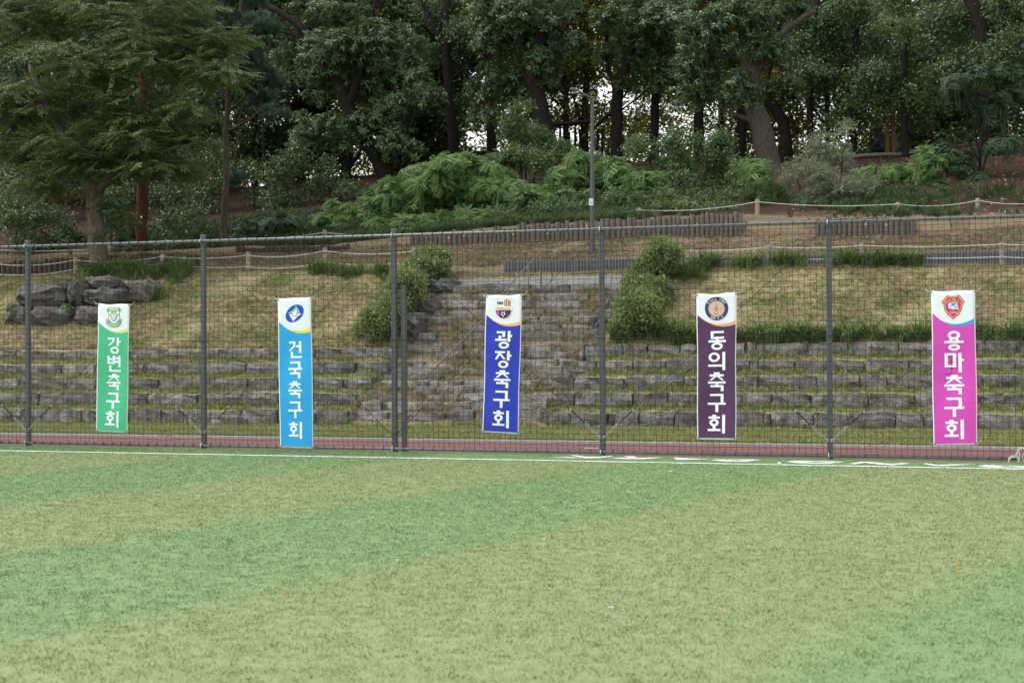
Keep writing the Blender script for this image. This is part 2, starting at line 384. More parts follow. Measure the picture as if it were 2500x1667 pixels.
def Zbase(X, y):
    X = np.asarray(X, float); y = np.asarray(y, float)
    i = np.clip(np.searchsorted(LY, y)-1, 0, len(LY)-2)
    out = np.zeros(np.broadcast(X, y).shape); X, y, i = np.broadcast_arrays(X, y, i)
    for k in range(len(LY)-1):
        s = i == k
        if not s.any(): continue
        a = np.interp(X[s], LINES[k][1], LINES[k][2]); b = np.interp(X[s], LINES[k+1][1], LINES[k+1][2])
        t = np.clip((y[s]-LY[k])/(LY[k+1]-LY[k]), 0, 1); out[s] = a*(1-t)+b*t
    return out
SX0 = np.array([s[0] for s in STEP_X]); SX1 = np.array([s[1] for s in STEP_X]); SZ = np.array(STEP_Z); SY = np.array(STEPY)
def in_stairs(X, y, m=0.0):
    return (y > 5.95) & (y < 13.0) & (X > np.interp(y, SY, SX0)-m) & (X < np.interp(y, SY, SX1)+m)
def Zg(X, y):
    "ground height, the stair ramp included"
    z = Zbase(X, y); X, y = np.broadcast_arrays(np.asarray(X, float), np.asarray(y, float))
    ramp = np.interp(y, SY, SZ) - 0.20
    a = np.interp(y, SY, SX0); b = np.interp(y, SY, SX1)
    w = np.clip(np.minimum(X-a+0.35, b+0.35-X)/0.35, 0, 1)*np.clip((y-5.9)/0.1, 0, 1)*np.clip((13.2-y)/0.9, 0, 1)
    return z*(1-w)+ramp*w
def zg(X, y): return float(Zg(np.array([X]), np.array([y]))[0])

def grid_obj(name, xs, ys, zf, mat, kind='structure', smooth=True):
    Xg, Yg = np.meshgrid(xs, ys); Zv = zf(Xg, Yg); n, k = Xg.shape
    co = np.stack([Xg, Yg, Zv], -1).reshape(-1, 3)
    idx = np.arange(n*k).reshape(n, k)
    f = np.stack([idx[:-1, :-1], idx[:-1, 1:], idx[1:, 1:], idx[1:, :-1]], -1).reshape(-1, 4)
    me = bpy.data.meshes.new(name); me.vertices.add(len(co)); me.vertices.foreach_set('co', co.ravel())
    me.loops.add(f.size); me.loops.foreach_set('vertex_index', f.ravel().astype(np.int32))
    me.polygons.add(len(f)); me.polygons.foreach_set('loop_start', np.arange(0, f.size, 4, dtype=np.int32))
    me.polygons.foreach_set('use_smooth', np.full(len(f), smooth))
    me.update(calc_edges=True); me.materials.append(mat)
    o = bpy.data.objects.new(name, me); link(o); o['kind'] = kind; return o

def vnoise(X, Y, s, seed=0):
    r = np.random.default_rng(seed); out = np.zeros_like(X)
    for k in range(6):
        a = r.uniform(0, 6.28); f = s*r.uniform(0.5, 2.0); ph = r.uniform(0, 6.28)
        out += np.sin((X*math.cos(a)+Y*math.sin(a))*f+ph)
    return out/6
# one ground sheet to the horizon, then the pitch, the track and the hill
tag(mesh_obj('ground', [(-1500, -1500, -0.35), (1500, -1500, -0.35), (1500, 1500, -0.35), (-1500, 1500, -0.35)], [(0, 1, 2, 3)], MT['hill']), kind='structure')
tag(mesh_obj('football_pitch', [(-75, -70, 0), (75, -70, 0), (75, 0.05, 0), (-75, 0.05, 0)], [(0, 1, 2, 3)], MT['turf']), kind='structure')
tag(mesh_obj('running_track', [(-75, 0.05, -0.004), (75, 0.05, -0.004), (75, 3.2, -0.004), (-75, 3.2, -0.004)], [(0, 1, 2, 3)], MT['track']), kind='structure')
xs = np.concatenate([np.arange(-75, -30, 1.0), np.arange(-30, 5, 0.14), np.arange(5, 76, 1.0)])
ys = np.concatenate([np.arange(2.9, 20.5, 0.07), np.arange(20.5, 40, 0.4), np.arange(40, 112, 3.0)])
ys[0] = 2.9
def hz(X, Y):
    z = Zg(X, Y); amp = np.clip((Y-3.2)/2, 0, 1)
    return z + amp*(0.022*vnoise(X, Y, 3.5, 1) + 0.015*vnoise(X, Y, 9, 2)) + np.clip((Y-19)/8, 0, 1)*0.10*vnoise(X, Y, 1.2, 3)
hill = grid_obj('hillside', xs, ys, hz, MT['hill'])
_co = np.empty(len(hill.data.vertices)*3, np.float32); hill.data.vertices.foreach_get('co', _co); _co = _co.reshape(-1, 3)
_a = hill.data.attributes.new('soil', 'FLOAT', 'POINT'); _a.data.foreach_set('value', in_stairs(_co[:, 0], _co[:, 1], 0.15).astype(np.float32))
def hit(px, py, y0=3.0, y1=40.0):
    "where the ray through a photograph pixel meets the hillside"
    prev = None
    for Y in np.arange(y0, y1, 0.05):
        p = at(px, py, Y)
        if p[2] < zg(p[0], Y): return p
    return p

# painted lines
def sheet(name, pts, z, mat, parent=None):
    return mesh_obj(name, [(p[0], p[1], z) for p in pts], [tuple(range(len(pts)))], mat, parent)
tag(sheet('touch_line', [(-60, -1.30), (60, -1.30), (60, -1.42), (-60, -1.42)][::-1], 0.006, MT['white_paint']), kind='structure')
mb = MB()
mb.box((0, 2.86, 0.005), (75, 0.05, 0.03)); tag(mb.build('track_kerb', MT['kerb']), kind='structure')
# faint lane marks on the track
tag(sheet('track_marking', [tuple(gnd(x, y)[:2]) for x, y in [(1425, 1093), (1462, 1094), (1462, 1094.6), (1425, 1093.6)]][::-1], 0.001, MT['white_paint']), kind='structure')
# big white letters painted between the fence and the touch line, seen almost edge-on
LET = [
    ([(1345, 1117), (1385, 1116.4), (1440, 1118.2), (1405, 1118.6), (1360, 1118)], [(1391, 1111.5), (1408, 1112), (1432, 1116), (1462, 1116), (1494, 1113.5), (1496, 1115), (1465, 1118.5), (1428, 1119.5)]),
    ([(1490, 1119.5), (1521, 1117.5), (1556, 1118.5), (1580, 1117.5), (1622, 1117), (1575, 1121), (1525, 1121)], [(1522, 1114), (1548, 1114.5), (1556, 1117.3), (1535, 1117.8)]),
    ([(1644, 1117), (1665, 1118.5), (1735, 1121), (1700, 1122), (1668, 1123), (1652, 1123)],),
    ([(1734, 1124), (1752, 1122), (1838, 1122), (1858, 1123), (1820, 1127.5), (1770, 1127)],),
    ([(1920, 1127), (1940, 1125.5), (2040, 1126.5), (2062, 1128.5), (2020, 1132.5), (1945, 1131)],),
    ([(2072, 1132.5), (2104, 1127.5), (2124, 1128), (2175, 1133), (2205, 1131), (2222, 1132), (2180, 1136), (2150, 1134.5), (2110, 1130), (2090, 1133.5)],),
    ([(2249, 1132), (2262, 1131.5), (2290, 1135.5), (2330, 1134), (2383, 1134), (2300, 1138.5), (2280, 1137)],),
    ([(2386, 1139), (2405, 1135.5), (2520, 1139), (2520, 1143.5), (2430, 1142.5)],),
]
HOLE = {3: [(1764, 1124.6), (1800, 1123.6), (1830, 1124.2), (1800, 1125.8)], 4: [(1955, 1128.2), (1990, 1127.2), (2030, 1128.3), (2000, 1130)], 7: [(2420, 1139.3), (2450, 1138.2), (2500, 1140), (2470, 1141.5)]}
sign = None
def poly_faces(loops):
    tris = tessellate_polygon([[Vector((p[0], p[1], 0)) for p in L] for L in loops])
    flat = [p for L in loops for p in L]; return flat, tris
root = thing('painted_lettering', 'row of large white letters painted on the turf along the fence foot', 'turf lettering')
for i, L in enumerate(LET):
    mb = MB()
    for j, pl in enumerate(L):
        loops = [[tuple(gnd(x, y)[:2]) for x, y in pl]]
        if i in HOLE and j == 0: loops.append([tuple(gnd(x, y)[:2]) for x, y in HOLE[i]])
        fl, tr = poly_faces(loops)
        fs = []
        for a in tr:
            p0, p1, p2 = (np.array(fl[q]) for q in a)
            cr = (p1[0]-p0[0])*(p2[1]-p0[1])-(p1[1]-p0[1])*(p2[0]-p0[0])
            fs.append(tuple(a) if cr > 0 else tuple(a[::-1]))
        mb.add([(p[0], p[1], 0.006+0.002*j) for p in fl], fs)
    mb.build('letter', MT['white_paint'], root)

# ------------------------------------------------------------------ geometry-node scatter
def proto(name, verts, faces, mat):
    me = bpy.data.meshes.new(name); me.from_pydata([tuple(map(float, v)) for v in verts], [], faces); me.materials.append(mat); me.update()
    return bpy.data.objects.new(name, me)          # never linked: only a source for the node group
def scatter_group(name, protos):
    g = bpy.data.node_groups.new(name, 'GeometryNodeTree')
    g.interface.new_socket('Geometry', in_out='INPUT', socket_type='NodeSocketGeometry')
    g.interface.new_socket('Geometry', in_out='OUTPUT', socket_type='NodeSocketGeometry')
    N = g.nodes; gi = N.new('NodeGroupInput'); go = N.new('NodeGroupOutput')
    ip = N.new('GeometryNodeInstanceOnPoints'); jn = N.new('GeometryNodeJoinGeometry')
    for p in reversed(protos):
        oi = N.new('GeometryNodeObjectInfo'); oi.inputs['Object'].default_value = p; oi.inputs['As Instance'].default_value = True
        g.links.new(oi.outputs['Geometry'], jn.inputs[0])
    g.links.new(gi.outputs[0], ip.inputs['Points']); g.links.new(jn.outputs[0], ip.inputs['Instance'])
    ip.inputs['Pick Instance'].default_value = True
    for nm, ty, sk in (('rot', 'FLOAT_VECTOR', 'Rotation'), ('scl', 'FLOAT_VECTOR', 'Scale'), ('idx', 'INT', 'Instance Index')):
        na = N.new('GeometryNodeInputNamedAttribute'); na.data_type = ty; na.inputs['Name'].default_value = nm
        o = [s for s in na.outputs if s.enabled and s.name == 'Attribute'][0]; g.links.new(o, ip.inputs[sk])
    g.links.new(ip.outputs[0], go.inputs[0]); return g
GROUPS = {}
def scatter(name, pts, rot, scl, kindname, parent=None):
    protos = PROTO[kindname]
    if kindname not in GROUPS: GROUPS[kindname] = scatter_group('scatter_'+kindname, protos)
    n = len(pts); me = bpy.data.meshes.new(name); me.vertices.add(n)
    me.vertices.foreach_set('co', np.asarray(pts, np.float32).ravel())
    a = me.attributes.new('rot', 'FLOAT_VECTOR', 'POINT'); a.data.foreach_set('vector', np.asarray(rot, np.float32).ravel())
    scl = np.asarray(scl, np.float32)
    if scl.ndim == 1: scl = np.repeat(scl[:, None], 3, 1)
    a = me.attributes.new('scl', 'FLOAT_VECTOR', 'POINT'); a.data.foreach_set('vector', np.ascontiguousarray(scl, np.float32).ravel())
    a = me.attributes.new('idx', 'INT', 'POINT'); a.data.foreach_set('value', RNG.integers(0, len(protos), n).astype(np.int32))
    me.materials.append(protos[0].data.materials[0])
    o = bpy.data.objects.new(name, me)
    if parent is not None: o.location = -Vector(parent.location)
    link(o, parent); md = o.modifiers.new('scatter', 'NODES'); md.node_group = GROUPS[kindname]
    return o

def blades(n, R, h, w, lean, seed, seg=1):
    r = np.random.default_rng(seed); V = []; Fc = []
    for i in range(n):
        a = r.uniform(0, 6.28); q = R*math.sqrt(r.uniform(0, 1)); b = np.array([q*math.cos(a), q*math.sin(a), -0.004])
        d = r.uniform(0, 6.28); H = h*r.uniform(0.6, 1.25); le = lean*r.uniform(0.3, 1.3)*H
        dv = np.array([math.cos(d), math.sin(d), 0]); s = np.array([-dv[1], dv[0], 0])*w*0.5
        k = len(V)
        if seg == 1:
            V += [b-s, b+s, b+dv*le+np.array([0, 0, H])]; Fc.append((k, k+1, k+2))
        else:
            m1 = b+dv*le*0.25+np.array([0, 0, H*0.6]); m2 = b+dv*le*0.7+np.array([0, 0, H]); tip = b+dv*le*1.25+np.array([0, 0, H*0.8])
            V += [b-s, b+s, m1-s, m1+s, m2-s*0.7, m2+s*0.7, tip]; Fc += [(k, k+1, k+3, k+2), (k+2, k+3, k+5, k+4), (k+4, k+5, k+6)]
    return V, Fc
def leaf_shape(V, Fc, base, d, n, L, W, droop=0.0):
    "one folded leaf: base point, direction, normal"
    d = d/np.linalg.norm(d); s = np.cross(d, n); s /= (np.linalg.norm(s)+1e-9); n = np.cross(s, d)
    mid = base+d*L*0.45-n*W*0.12; tip = base+d*L-n*L*droop; k = len(V)
    V += [base, base+d*L*0.45+s*W*0.5+n*W*0.08, mid, base+d*L*0.45-s*W*0.5+n*W*0.08, tip]
    Fc += [(k, k+1, k+2), (k, k+2, k+3), (k+1, k+4, k+2), (k+2, k+4, k+3)]
Zv = np.array([0, 0, 1.0])
def spray_oak(seed, R=0.30, L=0.17, W=0.05, ros=4, per=8, dn=0.45):
    r = np.random.default_rng(seed); V = []; Fc = []
    for q in range(ros):
        c = np.array([r.uniform(-R, R), r.uniform(-R, R), r.uniform(-0.12, 0.10)])
        for i in range(per):
            a = 6.28*i/per+r.uniform(-0.4, 0.4); el = r.uniform(-dn-0.5, 0.35)
            d = np.array([math.cos(a)*math.cos(el), math.sin(a)*math.cos(el), math.sin(el)])
            n = np.array([-math.cos(a)*math.sin(el), -math.sin(a)*math.sin(el), math.cos(el)])+r.normal(0, 0.25, 3)
            leaf_shape(V, Fc, c+d*0.015, d, n, L*r.uniform(0.7, 1.2), W*r.uniform(0.8, 1.2), 0.18)
    return V, Fc
def spray_zel(seed, L=0.088, W=0.038):
    r = np.random.default_rng(seed); V = []; Fc = []
    for q in range(3):
        a0 = r.uniform(-0.7, 0.7); p = np.array([0, 0, 0.02*q]); d = np.array([math.cos(a0), math.sin(a0), 0.12])
        for i in range(9):
            d = d+np.array([0, r.normal(0, 0.1), -0.035]); p = p+d*0.055
            for sd in (-1, 1):
                a = a0+sd*r.uniform(0.6, 1.0); dd = np.array([math.cos(a), math.sin(a), r.uniform(-0.35, 0.05)])
                leaf_shape(V, Fc, p, dd, Zv+r.normal(0, 0.32, 3), L*r.uniform(0.6, 1.2), W, 0.1)
    return V, Fc
def spray_small(seed, n=34, R=0.22, L=0.075, W=0.04):
    r = np.random.default_rng(seed); V = []; Fc = []
    for i in range(n):
        c = r.normal(0, R*0.55, 3)*np.array([1, 1, 0.6]); d = r.normal(0, 1, 3)+np.array([0, 0, -0.25])
        leaf_shape(V, Fc, c, d, Zv+r.normal(0, 0.55, 3), L*r.uniform(0.7, 1.25), W*r.uniform(0.8, 1.2), 0.12)
    return V, Fc
def spray_locust(seed, nl=5, L=0.46, lf=0.095, lw=0.042):
    r = np.random.default_rng(seed); V = []; Fc = []
    for q in range(nl):
        a = 6.28*q/nl+r.uniform(-0.5, 0.5); d = np.array([math.cos(a), math.sin(a), r.uniform(0.05, 0.6)]); p = np.zeros(3)
        for i in range(9):
            d = d/np.linalg.norm(d)+np.array([0, 0, -0.15]); d /= np.linalg.norm(d); p = p+d*L/9
            sv = np.cross(d, Zv); sv /= np.linalg.norm(sv)+1e-9; n = np.cross(sv, d)
            for sd in (-1, 1):
                dd = sv*sd+d*0.45-n*0.15; nn = n+r.normal(0, 0.1, 3); k = len(V); dd /= np.linalg.norm(dd); ss = np.cross(dd, nn); ss /= np.linalg.norm(ss)
                l = lf*(1.15-0.04*abs(i-4)); V += [p, p+dd*l*0.5+ss*lw*0.5, p+dd*l-n*0.01, p+dd*l*0.5-ss*lw*0.5]; Fc.append((k, k+1, k+2, k+3))
    return V, Fc
def spray_pine(seed, n=90, L=0.13):
    r = np.random.default_rng(seed); V = []; Fc = []
    for i in range(n):
        c = np.array([0, 0, r.uniform(-0.06, 0.10)]); d = r.normal(0, 1, 3); d[2] = abs(d[2])*0.8+0.15; d /= np.linalg.norm(d)
        s = np.cross(d, r.normal(0, 1, 3)); s /= np.linalg.norm(s); k = len(V); l = L*r.uniform(0.8, 1.2)
        V += [c-s*0.003, c+s*0.003, c+d*l]; Fc.append((k, k+1, k+2))
    return V, Fc
def spray_willow(seed):
    r = np.random.default_rng(seed); V = []; Fc = []
    for q in range(5):
        a = r.uniform(0, 6.28); d = np.array([math.cos(a)*0.8, math.sin(a)*0.8, r.uniform(0.0, 0.9)]); p = np.zeros(3)
        for i in range(8):
            p = p+d*0.035; b = a+r.choice([-1, 1])*r.uniform(0.5, 1.2)
            leaf_shape(V, Fc, p, np.array([math.cos(b), math.sin(b), r.uniform(-0.8, 0.5)]), Zv+r.normal(0, 0.4, 3), 0.085*r.uniform(0.7, 1.2), 0.022, 0.2)
    return V, Fc
def P3(fn, mat, n=3, **k): return [proto('leaf_source', *fn(s+1, **k), MT[mat]) for s in range(n)]
PROTO = dict(
    turf=[proto('turf_source', *blades(12, 0.055, 0.014, 0.0055, 1.5, s), MT['turfb']) for s in range(4)],
    hgrass=[proto('grass_source', *blades(10, 0.06, 0.055, 0.008, 0.9, s+20), MT['hgrass']) for s in range(4)],
    weed=[proto('weed_source', *blades(12, 0.05, 0.13, 0.010, 0.7, s+40, 2), MT['weed']) for s in range(3)],
    darkweed=[proto('shaded_weed_source', *blades(14, 0.07, 0.16, 0.014, 0.8, s+90, 2), MT['darkweed']) for s in range(3)],
    dryweed=[proto('dry_weed_source', *blades(14, 0.08, 0.12, 0.010, 1.0, s+80, 2), MT['dryweed']) for s in range(3)],
    lily=[proto('lily_source', *blades(26, 0.09, 0.26, 0.017, 1.1, s+60, 2), MT['lily']) for s in range(4)],
    oak=P3(spray_oak, 'oak', 4, L=0.21, W=0.066, ros=3, per=9), zel=P3(spray_zel, 'zel'), pine=P3(spray_pine, 'pine', 2),
    back=P3(spray_small, 'back', n=40, R=0.42, L=0.13, W=0.065), small=P3(spray_small, 'elder', n=34, R=0.30, L=0.115, W=0.06),
    darks=P3(spray_small, 'oak', n=40, R=0.36, L=0.13, W=0.065),
    locust=P3(spray_locust, 'locust'), locdark=P3(spray_locust, 'locdark'), locshade=P3(spray_locust, 'locshade'), willow=P3(spray_willow, 'willow'),
    hedge=P3(spray_small, 'hedge', n=26, R=0.13, L=0.075, W=0.034),
)
lv = []; lf = []
leaf_shape(lv, lf, np.zeros(3), np.array([1.0, 0, 0.15]), Zv, 0.11, 0.05, 0.2)
lv2 = []; lf2 = []
leaf_shape(lv2, lf2, np.zeros(3), np.array([1.0, 0, -0.05]), Zv+np.array([0, 0.3, 0]), 0.08, 0.06, -0.2)
PROTO['litter'] = [proto('litter_source', lv, lf, MT['litter']), proto('litter_source', lv2, lf2, MT['litter'])]

def scatter_ground(name, kind, n, xr, yr, zf, s0, s1, keep=None, tilt=0.15):
    x = RNG.uniform(*xr, n); y = RNG.uniform(*yr, n)
    if keep is not None:
        k = keep(x, y); x, y = x[k], y[k]
    z = zf(x, y)
    rot = np.stack([RNG.normal(0, tilt, len(x)), RNG.normal(0, tilt, len(x)), RNG.uniform(0, 6.28, len(x))], -1)
    o = scatter(name, np.stack([x, y, z], -1), rot, RNG.uniform(s0, s1, len(x)), kind)
    o['kind'] = 'stuff'; return o
# turf pile over the part of the pitch in view (wedge in front of the camera)
def wedge(x, y, m=2.6):
    d = np.stack([x-_C[0], y-_C[1]], -1); fw = np.array([_F[0], _F[1]]); rt = np.array([_R0[0], _R0[1]])
    a = d @ fw; b = d @ rt
    return (a > 5.2) & (np.abs(b) < a*0.348+m)
n = 290000
scatter_ground('turf_pile', 'turf', n, (-21, 6.5), (-18, -0.12), lambda x, y: x*0.0, 0.8, 1.35,
    lambda x, y: wedge(x, y) & ~((y > -1.44) & (y < -1.28)) & ~((y > -1.28) & (x > -8.3) & (RNG.uniform(0, 1, len(x)) < 0.8)))
def fz(x, y): return hz(x, y)
def not_stone(x, y):
    k = np.ones(len(x), bool)
    for Y in TY: k &= ~((y > Y-0.03) & (y < Y+0.30))
    return k & ~in_stairs(x, y, 0.1)
scatter_ground('verge_grass', 'hgrass', 58000, (-31, 8), (3.0, 5.95), fz, 0.8, 1.4)
scatter_ground('terrace_grass', 'hgrass', 50000, (-32, 8), (5.9, 9.2), fz, 0.7, 1.5, not_stone)
scatter_ground('slope_grass', 'hgrass', 80000, (-34, 8), (8.9, 14.0), fz, 0.7, 1.5, lambda x, y: not_stone(x, y) & (vnoise(x, y, 1.6, 9)+RNG.normal(0, 0.3, len(x)) > -0.3))
scatter_ground('upper_bank_grass', 'hgrass', 46000, (-35, 8), (14.7, 18.0), fz, 0.7, 1.5, lambda x, y: (vnoise(x, y, 1.3, 5)+RNG.normal(0, 0.3, len(x)) > np.where(x < -11, -0.25, 0.12)))
scatter_ground('joint_weeds', 'weed', 20000, (-31, 7.5), (5.88, 9.1), fz, 0.4, 1.15, lambda x, y: ~in_stairs(x, y, 0.0) & (vnoise(x, y, 2.5, 6)+RNG.normal(0, 0.2, len(x)) > -0.1) & ((((y-6.0+0.14) % 0.7) < 0.15) | ((((y-6.0) % 0.7) > 0.34) & (RNG.uniform(0, 1, len(x)) < 0.3))))
scatter_ground('step_weeds', 'weed', 6000, (-17, -7), (6.0, 12.6), lambda x, y: np.interp(y, SY, SZ)-0.17, 0.35, 0.9, lambda x, y: in_stairs(x, y, 0.0) & (vnoise(x, y, 3.0, 8) > 0.12))
scatter_ground('dry_weeds', 'dryweed', 9500, (-17, -7), (6.0, 12.9), lambda x, y: np.interp(y, SY, SZ)-0.13, 0.35, 1.0, lambda x, y: in_stairs(x, y, 0.25) & (vnoise(x, y, 2.6, 18)+RNG.normal(0, 0.2, len(x)) > -0.1))
scatter_ground('dry_weeds', 'dryweed', 5000, (-28, 4), (9.0, 18), fz, 0.3, 0.8, lambda x, y: not_stone(x, y) & (vnoise(x, y, 2.0, 19) > 0.1))
scatter_ground('fallen_leaves', 'litter', 5200, (-30, 4), (14.6, 18.6), lambda x, y: fz(x, y)+0.015, 0.5, 1.1, None, 0.5)
scatter_ground('fallen_leaves', 'litter', 2600, (-5, 3), (18.6, 34), lambda x, y: fz(x, y)+0.015, 0.6, 1.3, None, 0.5)
scatter_ground('fallen_leaves', 'litter', 420, (-26, 4), (6.2, 14), lambda x, y: fz(x, y)+0.02, 0.5, 1.0, not_stone, 0.4)

# ------------------------------------------------------------------ stones
def stone_mesh(name, x0, x1, zb, zt, yf, depth, seed, mat, parent, nx=4, nz=2, jit=0.03, skew=0.0, bulge=0.03, rnd=0.90):
    "a squared natural block: subdivided box with rounded, uneven faces"
    r = np.random.default_rng(seed); bm = bmesh.new(); bmesh.ops.create_cube(bm, size=2.0)
    W, H, D = (x1-x0)/2, (zt-zb)/2, depth/2
    ex = [e for e in bm.edges if abs(e.verts[0].co.x-e.verts[1].co.x) > 1]
    bmesh.ops.subdivide_edges(bm, edges=ex, cuts=nx-1, use_grid_fill=True)
    ez = [e for e in bm.edges if abs(e.verts[0].co.z-e.verts[1].co.z) > 1]
    bmesh.ops.subdivide_edges(bm, edges=ez, cuts=nz, use_grid_fill=True)
    ph = r.uniform(0, 6.28, 6); tl = r.normal(0, 0.25, 2)
    for v in bm.verts:
        x, y, z = v.co
        ax, ay, az = abs(x), abs(y), abs(z)
        k = sum(q > 0.98 for q in (ax, ay, az)); s = {1: 1.0, 2: 1-(1-rnd)*0.25 if rnd > 0.85 else 1-(1-rnd)*0.5, 3: rnd}.get(k, 1.0)
        X = x*W*(s if k < 3 or rnd < 0.85 else 0.955); Y = y*D*(s if k > 1 else 1); Z = z*H*(0.5+0.5*s)
        Z += (0.06*H*math.sin(x*2.3+ph[0])+0.05*H*tl[0]*x*4)*(1 if z > 0 else 0.4)
        Y += -bulge*(1-x*x)*(1-z*z)*(y < 0) + 0.02*math.sin(3*x+ph[1])*math.sin(2*z+ph[2])
        j = r.normal(0, jit, 3); j[0] *= 0.5
        v.co = (x0+W+X+j[0]*0.6+skew*z*W*0.1, yf+D+Y+j[1]*0.6, zb+H+Z+j[2]*0.35)
    me = bpy.data.meshes.new(name); bm.to_mesh(me); bm.free(); me.materials.append(mat)
    me.polygons.foreach_set('use_smooth', [False]*len(me.polygons))
    o = bpy.data.objects.new(name, me)
    c = np.array([(x0+x1)/2, yf+D, zb+H])
    for v in me.vertices: v.co = v.co - Vector(c)
    o.location = Vector(c) - (Vector(parent.location) if parent else Vector((0, 0, 0)))
    return link(o, parent)

JL = [[-420, -330, -260, -150, -110, -40, 52, 75, 200, 235, 310, 392, 448, 515, 590, 680, 715, 770, 850, 925],
      [-420, -300, -240, -130, -90, -40, 65, 78, 95, 235, 312, 355, 380, 480, 590, 680, 765, 868],
      [-420, -340, -220, -160, -100, -40, 45, 165, 235, 310, 385, 460, 525, 605, 680, 765, 838, 906],
      [-420, -310, -250, -150, -100, -40, 10, 150, 230, 300, 350, 435, 470, 500, 600, 682, 735, 795, 868, 945],
      [-420, -330, -230, -180, -120, -40, 38, 150, 187, 237, 318, 400, 465, 533, 611, 640, 682, 768, 830, 890, 958]]
JR = [[1305, 1325, 1392, 1485, 1503, 1558, 1648, 1740, 1865, 1880, 1985, 2070, 2185, 2255, 2290, 2385, 2510, 2620, 2730, 2790, 2900, 3010, 3080],
      [1300, 1403, 1545, 1630, 1700, 1812, 1885, 1980, 2120, 2235, 2280, 2390, 2453, 2560, 2640, 2750, 2880, 2960, 3080],
      [1333, 1400, 1525, 1670, 1694, 1815, 1850, 1995, 2100, 2165, 2275, 2400, 2540, 2630, 2700, 2830, 2950, 3080],
      [1370, 1455, 1545, 1625, 1720, 1830, 1850, 1940, 2020, 2110, 2220, 2275, 2380, 2480, 2620, 2690, 2800, 2930, 3080],
      [1412, 1428, 1520, 1537, 1580, 1660, 1700, 1720, 1820, 1845, 1972, 2070, 2195, 2275, 2385, 2405, 2480, 2600, 2720, 2790, 2900, 3080]]
ordn = ['lowest', 'second lowest', 'middle', 'second highest', 'highest']
for side, JJ in (('left', JL), ('right', JR)):
    for i in range(5):
        root = thing('stone_terrace_wall', f'{ordn[i]} of the five rough grey stone terrace rows {side} of the stone steps', 'terrace wall',
                     'stone terrace rows on the bank', tuple(at(JJ[i][0] if side == 'right' else JJ[i][-1], ROWBOT[i][1], TY[i])))
        js = JJ[i]
        for k in range(len(js)-1):
            a, b = js[k], js[k+1]; m = 0.5*(a+b)
            pt = np.interp(m, PXS, ROWTOP[i]); pb = np.interp(m, PXS, ROWBOT[i])
            ph = random.uniform(-2.5, 2.0); 
            if b-a < 32: ph += random.choice([-2, 5])
            A = at(a, pt, TY[i]); B = at(b, pt, TY[i]); zb = at(m, pb+3, TY[i])[2]; zt = at(m, pt+ph, TY[i])[2]
            g = 0.002+0.010*random.random()
            stone_mesh('stone', A[0]+g, B[0]-g, zb-0.05, zt, TY[i]+random.uniform(-0.05, 0.03), 0.42, 1000+i*50+k+(500 if side == 'right' else 0),
                       MT['stone'], root, nx=max(2, min(5, int((b-a)/28))))
# the stone steps
root = thing('stone_steps', 'wide uneven flight of weathered stone steps climbing the grassy bank', 'stone steps', None, (STEP_X[0][0], 6.0, 0.0))
rs = random.Random(5)
for i in range(17):
    xa, xb = stair_px(i); x = xa + rs.uniform(-14, 6)
    while x < xb-14:
        w = rs.choice([50, 70, 95, 120, 140, 80]); e = min(xb+rs.uniform(-6, 12), x+w)
        if xb-e < 22: e = xb+rs.uniform(-4, 8)
        if rs.random() < 0.84:
            py = STEPPY[i]+rs.uniform(-1.6, 1.6); A = at(x+1.2, py, STEPY[i]); B = at(e-1.2, py, STEPY[i])
            hgt = 0.26 if i else 0.30
            stone_mesh('stone', A[0], B[0], A[2]-hgt-0.05, A[2], STEPY[i]+rs.uniform(-0.06, 0.06), 0.40, 3000+i*40+int(x) % 40, MT['stair'], root,
                       nx=3 if w > 60 else 2, nz=1, jit=0.022)
        x = e
# boulders
BASE = {1: 796, 2: 796, 3: 794, 4: 794, 5: 760}
UPY = {1: 0.35, 2: 0.4, 3: 0.85, 4: 0.4, 5: 0.3}
def boulder(px0, px1, pyt, pyb, Y, label, mat='boulder', seed=0, depth=0.7):
    Y = hit(0.5*(px0+px1), BASE.get(seed, pyb)-2)[1]+UPY.get(seed, 0.0)
    A = at(px0, pyb+3, Y); B = at(px1, pyt, Y)
    o = stone_mesh('boulder', A[0], B[0], A[2], B[2], Y, depth, 7000+seed, MT[mat], None, nx=6, nz=4, jit=0.085, bulge=0.12, rnd=0.76)
    for p in o.data.polygons: p.use_smooth = False
    return tag(o, label, 'boulder', 'boulders set into the bank')
boulder(34, 162, 690, 748, 11.7, 'long rounded dark boulder in the upper course behind the leftmost fence post', seed=1)
boulder(160, 199, 684, 744, 11.8, 'upright dark boulder wedged right of the long boulder behind the leftmost post', seed=2)
boulder(197, 273, 674, 702, 12.2, 'flat dark boulder on top of the stack below the big grey-barked tree', seed=3)
boulder(199, 290, 703, 741, 11.9, 'broad dark boulder just above the green banner, left part of its course', seed=4)
boulder(286, 374, 683, 738, 12.0, 'brown-stained boulder up right of the green banner with grass tufts on it', 'boulderb', 5)
boulder(8, 66, 746, 793, 11.0, 'leftmost boulder of the bottom course, half cut by the leftmost fence post', seed=6)
boulder(64, 174, 748, 800, 10.9, 'wide bluish boulder of the bottom course right of the leftmost fence post', seed=7)
boulder(176, 252, 746, 794, 11.0, 'bottom course boulder with its right end behind the green banner', seed=8)
boulder(1045, 1110, 681, 722, 11.9, 'grey boulder at the upper left edge of the stone steps', seed=9)
boulder(1010, 1070, 731, 780, 10.6, 'very dark boulder at the left edge of the stone steps, halfway up', seed=10, depth=0.5)
boulder(948, 1030, 765, 832, 9.2, 'large grey boulder behind the short post at the left foot of the bushes', seed=11, depth=0.6)
